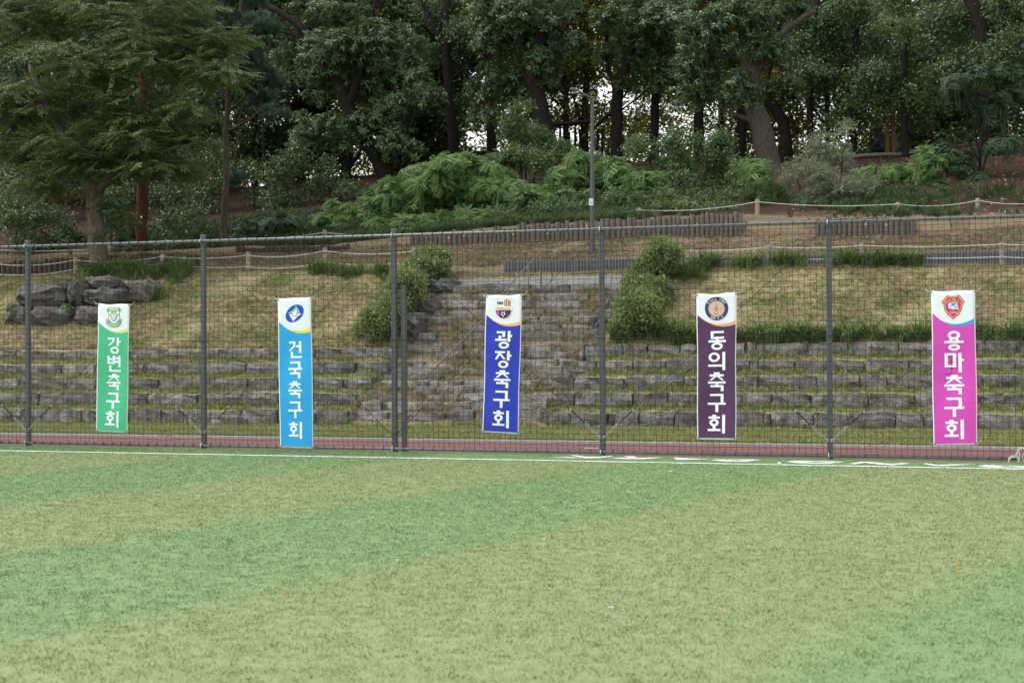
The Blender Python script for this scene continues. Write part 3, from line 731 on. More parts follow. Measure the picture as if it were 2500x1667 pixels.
boulder(1440, 1505, 770, 818, 9.4, 'pale streaked boulder right of the steps, partly behind the fence post', seed=12, depth=0.6)
boulder(1476, 1512, 712, 768, 10.9, 'grey boulder tucked under the right bushes beside the steps', seed=13, depth=0.5)
boulder(1512, 1540, 678, 702, 12.2, 'small grey boulder at the top right corner of the steps', seed=14, depth=0.4)
# landing kerb
mb = MB(); A = at(1120, 682, 12.75); B = at(1545, 672, 12.75)
mb.add([(A[0], 12.75, A[2]-0.25), (B[0], 12.75, B[2]-0.25), (B[0], 13.0, B[2]-0.25), (A[0], 13.0, A[2]-0.25), (A[0], 12.75, A[2]), (B[0], 12.75, B[2]), (B[0], 13.0, B[2]+0.01), (A[0], 13.0, A[2]+0.01)],
       [(0, 3, 2, 1), (4, 5, 6, 7), (0, 1, 5, 4), (1, 2, 6, 5), (2, 3, 7, 6), (3, 0, 4, 7)])
tag(mb.build('landing_kerb', MT['kerb']), 'pale concrete kerb strip along the landing above the stone steps', 'kerb')

# ------------------------------------------------------------------ log walls and edging
def cyl_mesh(name, n, mat, r=1.0, top=True):
    mb = MB(); mb.tube([(0, 0, 0), (0, 0, 0.94), (0, 0, 1.0)], [r, r, r*0.86], n)
    me = bpy.data.meshes.new(name); me.from_pydata(mb.v, [], mb.f); me.materials.append(mat); me.update()
    me.polygons.foreach_set('use_smooth', [len(p.vertices) == 4 for p in me.polygons]); return me
LOGM = {m: cyl_mesh('log', 8, MT[m]) for m in ('log', 'logdark', 'edging')}
ENDM = cyl_mesh('log_knot', 8, MT['cutend'])
def palisade(root, name, pxs, top, bot, Y, mat, pitch, jt=3.0, jx=0.1, ends=0.08):
    x = pxs[0]
    while x < pxs[1]:
        w = pitch*random.uniform(1-jx, 1+jx); m = x+w/2
        pt = np.interp(m, *zip(*top))+random.uniform(-jt, jt); pb = np.interp(m, *zip(*bot))+4
        A = at(m, pb, Y); B = at(m, pt, Y); r = 0.5*w*mpp(Y, m)*1.02
        o = bpy.data.objects.new(name, LOGM[mat]); o.location = Vector(A)-Vector(root.location)+Vector((0, random.uniform(-0.012, 0.012), -0.1))
        o.scale = (r, r, B[2]-A[2]+0.1); o.rotation_euler = (0, 0, random.uniform(0, 6.28)); link(o, root)
        if random.random() < ends and mat == 'log':
            k = bpy.data.objects.new('log_knot', ENDM); zz = random.uniform(0.45, 0.85)
            k.location = Vector(A)-Vector(root.location)+Vector((0, -r*1.02+0.02, (B[2]-A[2])*zz)); k.scale = (0.035, 0.05, 0.03); k.rotation_euler = (math.pi/2, 0, 0); link(k, root)
        x += w
def wall_root(name, label, cat, px, py, Y, group=None): return thing(name, label, cat, group, tuple(at(px, py, Y)))
r1 = wall_root('log_wall', 'weathered upright log retaining wall running behind the lamp post', 'log wall', 966, 600, 18.0)
T1 = [(966, 580), (1100, 566), (1240, 556), (1270, 549), (1400, 543), (1660, 529), (1822, 520)]; B1 = [(966, 601), (1250, 594), (1660, 578), (1822, 576)]
palisade(r1, 'log', (1000, 1808), T1, B1, 17.93, 'log', 12.0, 5.0, 0.16)
r2 = wall_root('log_wall', 'upright log wall segment behind the rightmost fence post, between two sandy boards', 'log wall', 1990, 580, 18.0)
palisade(r2, 'log', (1990, 2228), [(1990, 534), (2228, 531)], [(1990, 580), (2228, 579)], 17.93, 'log', 13.0)
r3 = wall_root('log_wall', 'low brown log wall on the bank left of the tallest rope post', 'log wall', 575, 620, 18.0)
palisade(r3, 'log', (575, 845), [(575, 603), (640, 602), (845, 598)], [(575, 622), (845, 617)], 17.93, 'logdark', 12.5)
r4 = wall_root('log_wall', 'dark log wall at the far left behind the leftmost fence post', 'log wall', -60, 675, 14.46)
palisade(r4, 'log', (-60, 225), [(-60, 642), (100, 637), (150, 632), (225, 632)], [(-60, 676), (225, 664)], 14.46, 'logdark', 12.5, 4)
r5 = wall_root('log_wall', 'dark log wall right of the grey-barked tree behind bright grass', 'log wall', 262, 660, 14.46)
palisade(r5, 'log', (262, 492), [(262, 626), (370, 618), (492, 622)], [(262, 660), (492, 655)], 14.46, 'logdark', 12.5, 4)
def board(pl, Y, label):
    A = [at(x, y, Y) for x, y in pl]; mb = MB(); n = len(A)
    mb.add([(a[0], Y, a[2]) for a in A]+[(a[0], Y+0.12, a[2]) for a in A], [tuple(range(n)), tuple(range(2*n-1, n-1, -1))]+[(i, i+n, (i+1) % n+n, (i+1) % n) for i in range(n)])
    tag(mb.build('retaining_board', MT['board']), label, 'retaining board')
board([(1823, 594), (1990, 592), (1951, 537), (1823, 538)], 18.0, 'sandy retaining board left of the rightmost fence post, between log walls')
board([(2229, 580), (2326, 580), (2316, 538), (2229, 538)], 18.0, 'pale yellow retaining board above the magenta banner')
board([(2368, 572), (2620, 562), (2620, 532), (2368, 537)], 18.0, 'brown retaining board at the far right, half buried in earth')
e1 = wall_root('log_edging', 'dark grey upright edging behind the landing and the lamp post foot', 'edging', 1230, 668, 14.5)
palisade(e1, 'edging_log', (1230, 1560), [(1230, 637), (1556, 631)], [(1230, 668), (1556, 663)], 14.44, 'edging', 7.7, 0.6, 0.04, 0)
e2 = wall_root('log_edging', 'long grey upright edging behind the right rope fence', 'edging', 1662, 660, 14.5)
palisade(e2, 'edging_log', (1662, 2900), [(1662, 629), (2100, 620), (2500, 611), (2900, 606)], [(1662, 658), (2100, 652), (2500, 646), (2900, 644)], 14.44, 'edging', 7.7, 0.8, 0.05, 0)

# ------------------------------------------------------------------ rope fences
def sag_rope(mb, A, B, sag, r=0.0105, n=10):
    mb.tube([A+(B-A)*t+np.array([0, 0, -4*sag*t*(1-t)]) for t in np.linspace(0, 1, n)], r, 5)
def rope_fence(label, posts, Y, ropes, mat='ropepost', base=None, square=False, width=11):
    P0 = at(posts[0][0], posts[0][2], Y); root = thing('rope_fence', label, 'rope fence', None, tuple(P0))
    tops = []
    for (px, pt, pb) in posts:
        A = at(px, pb, Y); B = at(px, pt, Y); mb = MB(); r = width/2*mpp(Y, px)
        if square: mb.box(((A[0]+B[0])/2, Y, (A[2]+B[2])/2-0.1), (r, r, (B[2]-A[2])/2+0.1))
        else: mb.tube([A-np.array([0, 0, 0.25]), A, B-np.array([0, 0, 0.02]), B], [r, r, r, r*0.8], 10)
        mb.build('post', MT[mat], root)
        if base and px in base:
            mb = MB(); mb.box((A[0], Y, A[2]-0.08), (0.16, 0.16, 0.13)); mb.build('concrete_base', MT['kerb'], root)
        tops.append((A, B))
    for fr, sag in ropes:
        for (a0, b0), (a1, b1) in zip(tops, tops[1:]):
            mb = MB(); off = np.array([0, -0.06, 0])
            sag_rope(mb, b0+(a0-b0)*fr+off, b1+(a1-b1)*fr+off, sag*random.uniform(0.7, 1.2)); mb.build('rope', MT['rope'], root)
    return root
rope_fence('two-rope timber post fence along the top of the left bank', [(-205, 640, 690), (-20, 635, 680), (185, 628, 668), (397, 621, 651), (606, 615, 664), (793, 604, 653), (1010, 606, 650)], 13.4, [(0.18, 0.09), (0.75, 0.08)])
rope_fence('two-rope timber post fence right of the bushes before the grey edging', [(1650, 606, 660), (1880, 597, 659), (2103, 594, 653), (2446, 590, 657), (2700, 586, 650)], 13.6, [(0.1, 0.04), (0.56, 0.05)], base=(2446,))
rope_fence('single-rope fence of grey posts above the log wall under the trees', [(-40, 600, 650), (270, 598, 640), (408, 586, 622), (590, 576, 606), (793, 562, 600), (980, 555, 580), (1270, 528, 556), (1560, 508, 540), (1849, 487, 527), (2192, 494, 525), (2387, 484, 523), (2600, 480, 520)], 19.6, [(0.16, 0.10)])

# handrail of the steps
hr = thing('handrail', 'thin worn metal handrail climbing the stone steps behind the blue banner', 'handrail', None, tuple(at(1032, 1010, 6.6)))
def hp(px, py, Y): return at(px, py, Y)
top = [hp(1033, 927, 6.8), hp(1110, 850, 8.0), hp(1180, 780, 9.3), hp(1240, 700, 10.8), hp(1323, 613, 12.6)]
mb = MB(); mb.tube(top+[hp(1348, 614, 12.9)], 0.017, 8); mb.build('rail', MT['rust'], hr, True)
for px, pt, pb, Y in ((1033, 927, 1015, 6.8), (1070, 890, 965, 7.4), (1110, 850, 925, 8.0), (1147, 815, 895, 8.7), (1240, 705, 775, 10.8), (1290, 648, 735, 11.9), (1321, 614, 690, 12.6), (1348, 614, 688, 12.9)):
    mb = MB(); mb.tube([hp(px, pb+6, Y), hp(px, pt, Y)], 0.018, 7); mb.build('post', MT['rust'], hr, True)

# ------------------------------------------------------------------ sports fence with net
FH = 3.70
fence = thing('sports_net_fence', 'tall grey steel post fence carrying a black square-mesh net', 'net fence', None, (X_FENCE0, 0, 0))
N0, N1 = -1, 6
def px_post(i): return X_FENCE0+i*BAY
def rsq(mb, x, y, z0, z1, a, c=0.012):
    "square tube with clipped corners and a cap"
    pr = [(-a, -a+c), (-a+c, -a), (a-c, -a), (a, -a+c), (a, a-c), (a-c, a), (-a+c, a), (-a, a-c)]
    vs = [(x+p, y+q, z) for z in (z0, z1) for p, q in pr]
    mb.add(vs, [(i, (i+1) % 8, 8+(i+1) % 8, 8+i) for i in range(8)]+[tuple(range(8, 16)), tuple(range(7, -1, -1))])
for i in range(N0, N1+1):
    mb = MB(); rsq(mb, px_post(i), 0.0, 0.0, FH, 0.041); p = mb.build('post', MT['post'], fence)
    mb = MB(); rsq(mb, px_post(i), 0.0, FH, FH+0.012, 0.044); c = mb.build('post_cap', MT['rail'], p); c.location = (0, 0, 0)
    for z in (FH-0.10, 0.055):
        mb = MB(); t = np.linspace(0, 6.28, 14); mb.tube([(px_post(i)-0.012, -0.07+0.034*math.cos(a), z+0.036*math.sin(a)) for a in t], 0.006, 5, False); mb.build('tie_wrap', MT['tie'], fence)
xa, xb = px_post(N0), px_post(N1)
mb = MB(); mb.tube([(xa, -0.066, FH-0.10), (xb, -0.066, FH-0.10)], 0.024, 12); mb.build('top_rail', MT['rail'], fence, True)
mb = MB(); mb.tube([(xa, -0.066, 0.055), (xb, -0.066, 0.055)], 0.024, 12); mb.build('bottom_rail', MT['rail'], fence, True)
mb = MB(); mb.tube([(x, -0.05+0.006*math.sin(x*3), 1.87+0.012*math.sin(x*1.7)) for x in np.linspace(xa, xb, 60)], 0.005, 5); mb.build('middle_cable', MT['cable'], fence)
# net
cols = (N1-N0)*40; rows = 40
gx = np.linspace(xa, xb, cols+1); gz = np.linspace(0.075, FH-0.095, rows+1)
GX, GZ = np.meshgrid(gx, gz)
rn = np.random.default_rng(3)
amp = np.sin(np.pi*(GZ-0.075)/(FH-0.17))
DX = 0.012*np.sin(GZ*2.1+GX*0.9)*amp + rn.normal(0, 0.0035, GX.shape) + 0.02*np.sin(GX*1.3)*np.exp(-GZ*2)
DZ = -0.018*np.sin((GX-xa)/BAY*np.pi)**2*amp + rn.normal(0, 0.0030, GX.shape)
# a few slack places in the mesh
for cx, cz, s in ((-1.7, 2.2, 0.035), (-9.0, 0.35, 0.03), (0.3, 3.25, 0.03), (-5.2, 3.4, 0.02), (-13.5, 0.3, 0.03)):
    g = np.exp(-((GX-cx)**2/0.06+(GZ-cz)**2/0.04)); DX += s*g*np.sin(GZ*30); DZ += -s*g
    DX += rn.normal(0, 1, GX.shape)*0.012*g
DX[-1] = 0; DZ[-1] = 0; DZ[0] = 0
YN = -0.095-0.018*amp+rn.normal(0, 0.002, GX.shape)
PN = np.stack([GX+DX, YN, GZ+DZ], -1)
def strands(P, axis, r):
    n, k = P.shape[:2]; offs = []
    for j in range(3):
        a = 2*math.pi*j/3+math.pi/2
        o = np.array([math.cos(a)*r, -math.sin(a)*r, 0]) if axis == 0 else np.array([0, -math.sin(a)*r, math.cos(a)*r]); offs.append(P+o)
    V = np.stack(offs, 2).reshape(-1, 3); idx = np.arange(n*k*3).reshape(n, k, 3); F = []
    for j in range(3):
        q = (j+1) % 3
        if axis == 0: F.append(np.stack([idx[:-1, :, j], idx[:-1, :, q], idx[1:, :, q], idx[1:, :, j]], -1).reshape(-1, 4))
        else: F.append(np.stack([idx[:, :-1, j], idx[:, :-1, q], idx[:, 1:, q], idx[:, 1:, j]], -1).reshape(-1, 4))
    return V, np.concatenate(F)
V1, F1 = strands(PN, 0, 0.0032); V2, F2 = strands(PN, 1, 0.0032)
Vn = np.concatenate([V1, V2]); Fn = np.concatenate([F1, F2+len(V1)])
me = bpy.data.meshes.new('net'); me.vertices.add(len(Vn)); me.vertices.foreach_set('co', Vn.astype(np.float32).ravel())
me.loops.add(Fn.size); me.loops.foreach_set('vertex_index', Fn.ravel().astype(np.int32)); me.polygons.add(len(Fn))
me.polygons.foreach_set('loop_start', np.arange(0, Fn.size, 4, dtype=np.int32)); me.update(calc_edges=True); me.materials.append(MT['net'])
o = bpy.data.objects.new('net', me); o.location = -fence.location; link(o, fence); o['kind'] = 'stuff'
# lacing round the two rails
mb = MB()
for x in np.arange(xa, xb, BAY/20):
    for z in (FH-0.10, 0.055):
        s = random.uniform(-0.006, 0.006)
        mb.tube([(x+s+0.008*math.sin(a), -0.066+0.028*math.cos(a), z+0.028*math.sin(a)) for a in np.linspace(0.3, 6.5, 9)], 0.0045, 4, False)
        if random.random() < 0.5: mb.tube([(x+s, -0.07, z+0.02), (x+s+random.uniform(-0.03, 0.03), -0.08, z+0.02+random.uniform(0.02, 0.05))], 0.003, 3, False)
o = mb.build('lacing', MT['net'], fence); o['kind'] = 'stuff'
# crossed brace cables with turnbuckles at the post feet
for i in range(N0, N1):
    for s in (1, -1):
        a, b = (i, i+1) if s > 0 else (i+1, i)
        A = np.array([px_post(a)+0.03*s, -0.055, FH-0.17]); B = np.array([px_post(b)-0.02*s, -0.055, 0.27])
        mb = MB(); mb.tube([A, A+(B-A)*0.86], 0.0042, 5, True); mb.build('brace_cable', MT['cable'], fence)
        if b == 2:
            mb = MB(); mb.tube([A+(B-A)*0.86, B], 0.0055, 5); mb.build('brace_cable', MT['cable'], fence)
            continue
        mb = MB(); mb.tube([A+(B-A)*0.86, A+(B-A)*0.925], 0.010, 6); mb.build('cable_sleeve', MT['cable'], fence)
        d = (B-A); d /= np.linalg.norm(d); nrm = np.array([-d[2], 0, d[0]])
        mb = MB(); P0 = A+(B-A)*0.925
        L = np.linalg.norm(B-P0)
        for q in (-1, 1): mb.tube([P0, P0+d*0.05+nrm*0.014*q, P0+d*L*0.55+nrm*0.014*q, P0+d*L*0.6], 0.006, 5)
        for k in range(4):
            c = P0+d*(L*0.6+L*0.1*(k+0.5)); t = np.linspace(0, 6.283, 9)
            w = nrm if k % 2 else np.array([0, 1.0, 0])
            mb.tube([c+d*L*0.065*math.cos(q)+w*0.014*math.sin(q) for q in t], 0.0055, 4, False)
        mb.build('turnbuckle', MT['chrome'], fence)
        mb = MB(); c = A+(B-A)*0.86; mb.box(c, (0.014, 0.014, 0.014)); mb.build('cable_clip', MT['chrome'], fence)
# shorter gate post fixed beside the third post
G0 = at(986, 696, 0.06); mb = MB(); rsq(mb, G0[0], 0.05, 0.0, G0[2], 0.041); mb.build('gate_post', MT['post'], fence)
for py in (711, 846):
    z = at(972, py, 0.05)[2]; mb = MB(); mb.box(((G0[0]+px_post(2))/2, 0.03, z), ((G0[0]-px_post(2))/2-0.03, 0.012, 0.03)); mb.build('gate_bracket', MT['post'], fence)

# coil of white rope hanging on the bottom rail at the right edge
mb = MB(); c0 = gnd(2476, 1130, 0.06)
def rp(px, py, Y=-0.16): return at(px, py, Y)
for k, (cx, cy, rx, ry, a0, a1) in enumerate(((2476, 1123, 14, 11, 0, 6.3), (2476, 1125, 13, 9.5, 0.5, 6.9), (2492, 1112, 11, 21, 3.0, 6.6), (2496, 1113, 12, 19, 2.6, 6.0), (2510, 1117, 14, 15, 1.5, 7.0), (2484, 1112, 5, 16, -1.2, 1.4))):
    mb.tube([rp(cx+rx*math.cos(a), cy+ry*math.sin(a), -0.15-0.012*k) for a in np.linspace(a0, a1, 20)], 0.008, 5)
tag(mb.build('rope_coil', MT['rope'], None, True), 'loose coil of white rope hanging at the foot of the net by the magenta banner', 'rope')

# ------------------------------------------------------------------ banners
def lin(c): return tuple(((x/255+0.055)/1.055)**2.4 if x > 10 else x/255/12.92 for x in c)
CM = {}
def cm(c):
    if c not in CM: CM[c] = mat_cloth('print_%02x%02x%02x' % c, lin(c))
    return CM[c]
TX, TYK = 0.165, 0.115
def Hh(a, b, y, t=TYK): return ('q', [(a, y-t/2), (b, y-t/2), (b, y+t/2), (a, y+t/2)])
def Vv(x, a, b, t=TX): return ('q', [(x-t/2, a), (x+t/2, a), (x+t/2, b), (x-t/2, b)])
def Dd(x0, y0, x1, y1, t=TX): return ('q', [(x0-t/2, y0), (x0+t/2, y0), (x1+t*0.5, y1), (x1-t*0.35, y1+0.0)])
def Oo(cx, cy, rx, ry): return ('o', cx, cy, rx, ry)
GLY = {
 '강': [Hh(.03, .55, .07), Dd(.47, .06, .40, .28), Dd(.40, .28, .10, .50), Vv(.78, 0, .53), Hh(.78, 1, .25), Oo(.55, .78, .32, .22)],
 '변': [Vv(.10, 0, .50), Vv(.48, 0, .50), Hh(.03, .55, .21), Hh(.03, .55, .45), Vv(.90, 0, .70), Hh(.55, .9, .14), Hh(.55, .9, .36), Vv(.22, .60, .95), Hh(.14, 1, .94)],
 '축': [Hh(.33, .67, .05), Hh(.10, .90, .16), Dd(.5, .16, .14, .42), Dd(.5, .16, .84, .42), Hh(0, 1, .54), Vv(.5, .54, .72), Hh(.14, .88, .73), Vv(.80, .68, 1)],
 '구': [Hh(.12, .88, .06), Vv(.80, 0, .52), Hh(0, 1, .54), Vv(.5, .54, 1)],
 '회': [Vv(.36, 0, .12, .22), Hh(.04, .68, .15), Oo(.36, .42, .26, .20), Vv(.36, .58, .80), Hh(0, .72, .82), Vv(.90, 0, 1)],
 '건': [Hh(.05, .52, .07), Dd(.45, .06, .38, .32), Dd(.38, .32, .06, .57), Hh(.55, .85, .30), Vv(.85, 0, .70), Vv(.24, .62, .95), Hh(.16, .98, .94)],
 '국': [Hh(.12, .88, .06), Vv(.80, 0, .42), Hh(0, 1, .44), Vv(.5, .44, .68), Hh(.12, .88, .70), Vv(.80, .65, 1)],
 '광': [Hh(.07, .58, .07), Vv(.50, .02, .34), Vv(.28, .26, .50), Hh(0, .68, .50), Vv(.82, 0, .60), Hh(.82, 1, .28), Oo(.53, .80, .31, .20)],
 '장': [Hh(.03, .62, .07), Dd(.34, .07, .08, .50), Dd(.34, .18, .58, .48), Vv(.82, 0, .55), Hh(.82, 1, .27), Oo(.53, .78, .31, .22)],
 '동': [Hh(.14, .88, .06), Vv(.22, .02, .40), Hh(.14, .90, .36), Vv(.5, .36, .54), Hh(0, 1, .54), Oo(.5, .80, .33, .20)],
 '의': [Oo(.35, .28, .33, .26), Hh(0, .84, .74), Vv(.90, 0, 1)],
 '용': [Oo(.5, .22, .32, .22), Vv(.34, .40, .56), Vv(.66, .40, .56), Hh(0, 1, .56), Oo(.5, .83, .31, .17)],
 '마': [Hh(.02, .60, .06), Hh(.02, .60, .68), Vv(.10, .0, .74), Vv(.52, .0, .74), Vv(.80, 0, 1), Hh(.80, 1, .36)],
}
class Banner:
    def __init__(s, label, TL, TR, BR, BL, seed):
        Y = -0.135
        s.c = [at(*p, Y) for p in (TL, TR, BR, BL)]; s.px = (TL, TR, BR, BL); s.seed = seed
        s.root = thing('team_banner', label, 'banner', 'team banners hung on the net fence', tuple((s.c[2]+s.c[3])/2))
        s.layer = 0
    def pos(s, u, v, off=0.0):
        TL, TR, BR, BL = s.c; p = (TL*(1-u)+TR*u)*(1-v)+(BL*(1-u)+BR*u)*v
        k = s.seed*1.7
        e = math.sin(math.pi*min(max(u, 0), 1)); top = -0.010*e*math.exp(-v*9)
        y = -0.014*math.sin(v*5.3+k)*e-0.010*math.sin(v*11+u*2+k*2)*(0.3+0.7*e)-0.006*math.sin(u*7+k)
        hd = min(1.0, max(0.0, (v-0.19)/0.22)); y = y*hd*hd*(3-2*hd)
        side = 0.004*math.sin(v*9+k)*(u-0.5)*2
        return np.array([p[0]+side, p[1]+y-off, p[2]+top+0.006*math.sin(u*9+k)*math.exp(-v*14)])
    def grid(s, name, us, vfun0, vfun1, nv, off, mat, back=None):
        V = []; F = []; nu = len(us)
        for u in us:
            for j in range(nv+1): V.append(s.pos(u, vfun0(u)+(vfun1(u)-vfun0(u))*j/nv, off))
        for i in range(nu-1):
            for j in range(nv): a = i*(nv+1)+j; F.append((a, a+1, a+nv+2, a+nv+1))
        if back is not None:
            b = len(V); V += [v+np.array([0, back, 0]) for v in V]; F += [tuple(b+q for q in f[::-1]) for f in F]
            per = [i*(nv+1) for i in range(nu)]+[(nu-1)*(nv+1)+j for j in range(1, nv+1)]+[i*(nv+1)+nv for i in range(nu-2, -1, -1)]+[j for j in range(nv-1, 0, -1)]
            for q in range(len(per)): x, y = per[q], per[(q+1) % len(per)]; F.append((x, y, y+b, x+b))
        return mesh_obj(name, V, F, mat, s.root, True)
    def cloth(s, col, acc, ref):
        l0, vm, um, r0, acol = ref
        s.grid('cloth', np.linspace(0, 1, 13), lambda u: 0.0, lambda u: 1.0, 48, 0.0, cm((232, 236, 242)), 0.002)
        def curve(u):    # lower edge of the white head
            return vm-(vm-l0)*((um-u)/um)**2*(1.0) if u < um else vm-(vm-r0)*((u-um)/(1-um))**2
        us = np.linspace(0.022, 0.978, 25)
        s.grid('colour_field', us, curve, lambda u: 0.990, 44, 0.0016, cm(col))
        def acc0(u):
            k = max(0.0, (u-0.22)/0.78); return curve(u)-0.026*k**0.8
        s.grid('accent_stripe', np.linspace(0.22, 0.978, 20), acc0, lambda u: curve(u)+0.001, 2, 0.0021, cm(acc))
    def polys(s, name, polys, mat, off, parent=None):
        V = []; F = []
        for loops in polys:
            fl, tr = poly_faces(loops); b = len(V); V += [s.pos(u, v, off) for u, v in fl]
            for a in tr:
                p = [fl[q] for q in a]; cr = (p[1][0]-p[0][0])*(p[2][1]-p[0][1])-(p[1][1]-p[0][1])*(p[2][0]-p[0][0])
                F.append(tuple(b+q for q in (a if cr < 0 else a[::-1])))
        if parent is None: return mesh_obj(name, V, F, mat, s.root)
        o = mesh_obj(name, V, F, mat); o.parent = parent; o.location = (0, 0, 0); return o
    def text(s, string, boxes):
        for ch, (u0, u1, v0, v1) in zip(string, boxes):
            V = []; F = []
            for k, g in enumerate(GLY[ch]):
                off = 0.0040+0.00015*k
                if g[0] == 'q':
                    pl = [(u0+(u1-u0)*x, v0+(v1-v0)*y) for x, y in g[1]]; b = len(V); m = 5
                    for i in range(m+1):
                        for j in range(m+1):
                            a, c = i/m, j/m
                            V.append(s.pos((pl[0][0]*(1-a)+pl[1][0]*a)*(1-c)+(pl[3][0]*(1-a)+pl[2][0]*a)*c, (pl[0][1]*(1-a)+pl[1][1]*a)*(1-c)+(pl[3][1]*(1-a)+pl[2][1]*a)*c, off))
                    F += [(b+i*(m+1)+j, b+i*(m+1)+j+1, b+(i+1)*(m+1)+j+1, b+(i+1)*(m+1)+j) for i in range(m) for j in range(m)]
                else:
                    _, cx, cy, rx, ry = g; b = len(V); n = 28
                    for i in range(n):
                        a = 2*math.pi*i/n
                        for q in (1, 0):
                            x = cx+(rx-(0 if q else TX*0.95))*math.cos(a); y = cy+(ry-(0 if q else TYK*1.0))*math.sin(a)
                            V.append(s.pos(u0+(u1-u0)*x, v0+(v1-v0)*y, off))
                    for i in range(n): j = (i+1) % n; F.append((b+2*j, b+2*i, b+2*i+1, b+2*j+1)[::-1] if False else (b+2*i, b+2*i+1, b+2*j+1, b+2*j))
            mesh_obj('lettering', V, F, cm((240, 243, 248)), s.root)
    def fittings(s):
        for (u, v, du, dv) in ((0.02, 0.008, -0.14, -0.012), (0.98, 0.008, 0.13, -0.014), (0.03, 0.992, -0.03, 0.008), (0.97, 0.992, 0.03, 0.008)):
            P = s.pos(u, v, 0.006); mb = MB(); t = np.linspace(0, 6.283, 11)
            mb.tube([P+np.array([0.009*math.cos(a), 0, 0.009*math.sin(a)]) for a in t], 0.004, 5, False); mb.build('eyelet', MT['post'], s.root)
            Q = s.pos(u+du, v+dv, 0.0)+np.array([0, 0.03, 0]); mb = MB()
            mb.tube([P, (P+Q)/2+np.array([0, -0.01, -0.012]), Q, Q+np.array([0.02*np.sign(du), -0.02, 0.03])], 0.0055, 5); mb.build('tie_cord', MT['rope'], s.root)
def zoomuv(b, ox, oy, sc):
    TL, TR, BR, BL = b.px
    def f(zx, zy):
        x, y = ox+zx/sc, oy+zy/sc; v = 0.05; u = 0.5
        for _ in range(4):
            xl = TL[0]+(BL[0]-TL[0])*v; xr = TR[0]+(BR[0]-TR[0])*v; u = (x-xl)/(xr-xl)
            yt = TL[1]+(TR[1]-TL[1])*u; yb = BL[1]+(BR[1]-BL[1])*u; v = (y-yt)/(yb-yt)
        return (u, v)
    return f
def inset(pl, k, c=None):
    a = np.array(pl, float); c = a.mean(0) if c is None else np.array(c); return [tuple(c+(p-c)*k) for p in a]
def ell(cx, cy, rx, ry, n=40, rot=0.0, a0=0.0, a1=2*math.pi, end=False):
    out = []
    for i in range(n+(1 if end else 0)):
        a = a0+(a1-a0)*i/n; x, y = rx*math.cos(a), ry*math.sin(a)
        out.append((cx+x*math.cos(rot)-y*math.sin(rot), cy+x*math.sin(rot)+y*math.cos(rot)))
    return out
class Emb:
    "emblem printed on the white head, layer over layer"
    def __init__(s, b, ox, oy, sc, scale=1.0):
        s.b = b; s.f = zoomuv(b, ox, oy, sc); s.off = 0.0030; s.root = None
    def add(s, polys, col, name='emblem_print'):
        P = [[[s.f(*q) for q in L] for L in (pl if isinstance(pl[0][0], (list, tuple)) else [pl])] for pl in polys]
        if s.root is None: o = s.b.polys('emblem', P, cm(col), s.off); s.root = o
        else: s.b.polys(name, P, cm(col), s.off, s.root)
        s.off += 0.0007
    def glyphs(s, string, place, size, col, name='emblem_lettering'):
        "font characters: place(i, n) gives centre, angle"
        polys = []
        for i, ch in enumerate(string):
            if ch == ' ': continue
            cx, cy, ang = place(i, len(string))
            tv, tf, w = font_tris(ch)
            for t in tf:
                q = []
                for k in t:
                    x, y = (tv[k][0]-w/2)*size, -(tv[k][1]-0.35)*size
                    q.append((cx+x*math.cos(ang)-y*math.sin(ang), cy+x*math.sin(ang)+y*math.cos(ang)))
                polys.append(q)
        s.add(polys, col, name)
FT = {}
def font_tris(ch):
    if ch not in FT:
        c = bpy.data.curves.new('t', 'FONT'); c.body = ch; c.resolution_u = 2
        o = bpy.data.objects.new('t', c); COL.objects.link(o); bpy.context.view_layer.update()
        m = bpy.data.meshes.new_from_object(o.evaluated_get(bpy.context.evaluated_depsgraph_get()))
        m.calc_loop_triangles(); v = [tuple(x.co) for x in m.vertices]; t = [tuple(x.vertices) for x in m.loop_triangles]
        w = max([x[0] for x in v]+[0.1]); FT[ch] = (v, t, w); bpy.data.objects.remove(o); bpy.data.curves.remove(c); bpy.data.meshes.remove(m)
    return FT[ch]
ROWS = [(.262, .390), (.406, .530), (.546, .673), (.693, .817), (.836, .962)]
STD = (0.137, 0.2275, 0.68, 0.214, None)
def boxes(u0=.292, u1=.735, rows=ROWS): return [(u0-0.012*i*0.5, u1-0.010*i*0.5, a, b) for i, (a, b) in enumerate(rows)]
b1 = Banner('green team banner with a green football crest, leftmost of the five', (240, 741), (316, 741.6), (311.3, 1056.7), (235.4, 1052.8), 1)
b1.cloth((78, 186, 138), (205, 228, 120), STD); b1.text('강변축구회', boxes(.312, .752)); b1.fittings()
b2 = Banner('sky blue team banner with a blue oval sail emblem', (677.8, 728), (759.5, 724.8), (765, 1094.5), (683.6, 1092.5), 2)
b2.cloth((52, 164, 224), (240, 224, 60), (0.152, 0.237, 0.70, 0.227, None)); b2.text('건국축구회', boxes(.295, .712, [(.290, .402), (.425, .537), (.557, .669), (.690, .802), (.826, .937)])); b2.fittings()
b3 = Banner('royal blue team banner with a red-striped football crest', (1186.8, 720), (1274.4, 718.6), (1265, 1059.5), (1178.2, 1054.4), 3)
b3.cloth((52, 66, 182), (247, 180, 110), STD); b3.text('광장축구회', boxes(.300, .758)); b3.fittings()
b4 = Banner('dark purple team banner with a round navy and gold seal', (1700.8, 718.2), (1798, 713.5), (1797, 1073), (1702.8, 1072), 4)
b4.cloth((88, 58, 92), (232, 170, 115), STD); b4.text('동의축구회', boxes(.292, .738, [(.258, .388), (.402, .527), (.541, .670), (.688, .813), (.831, .958)])); b4.fittings()
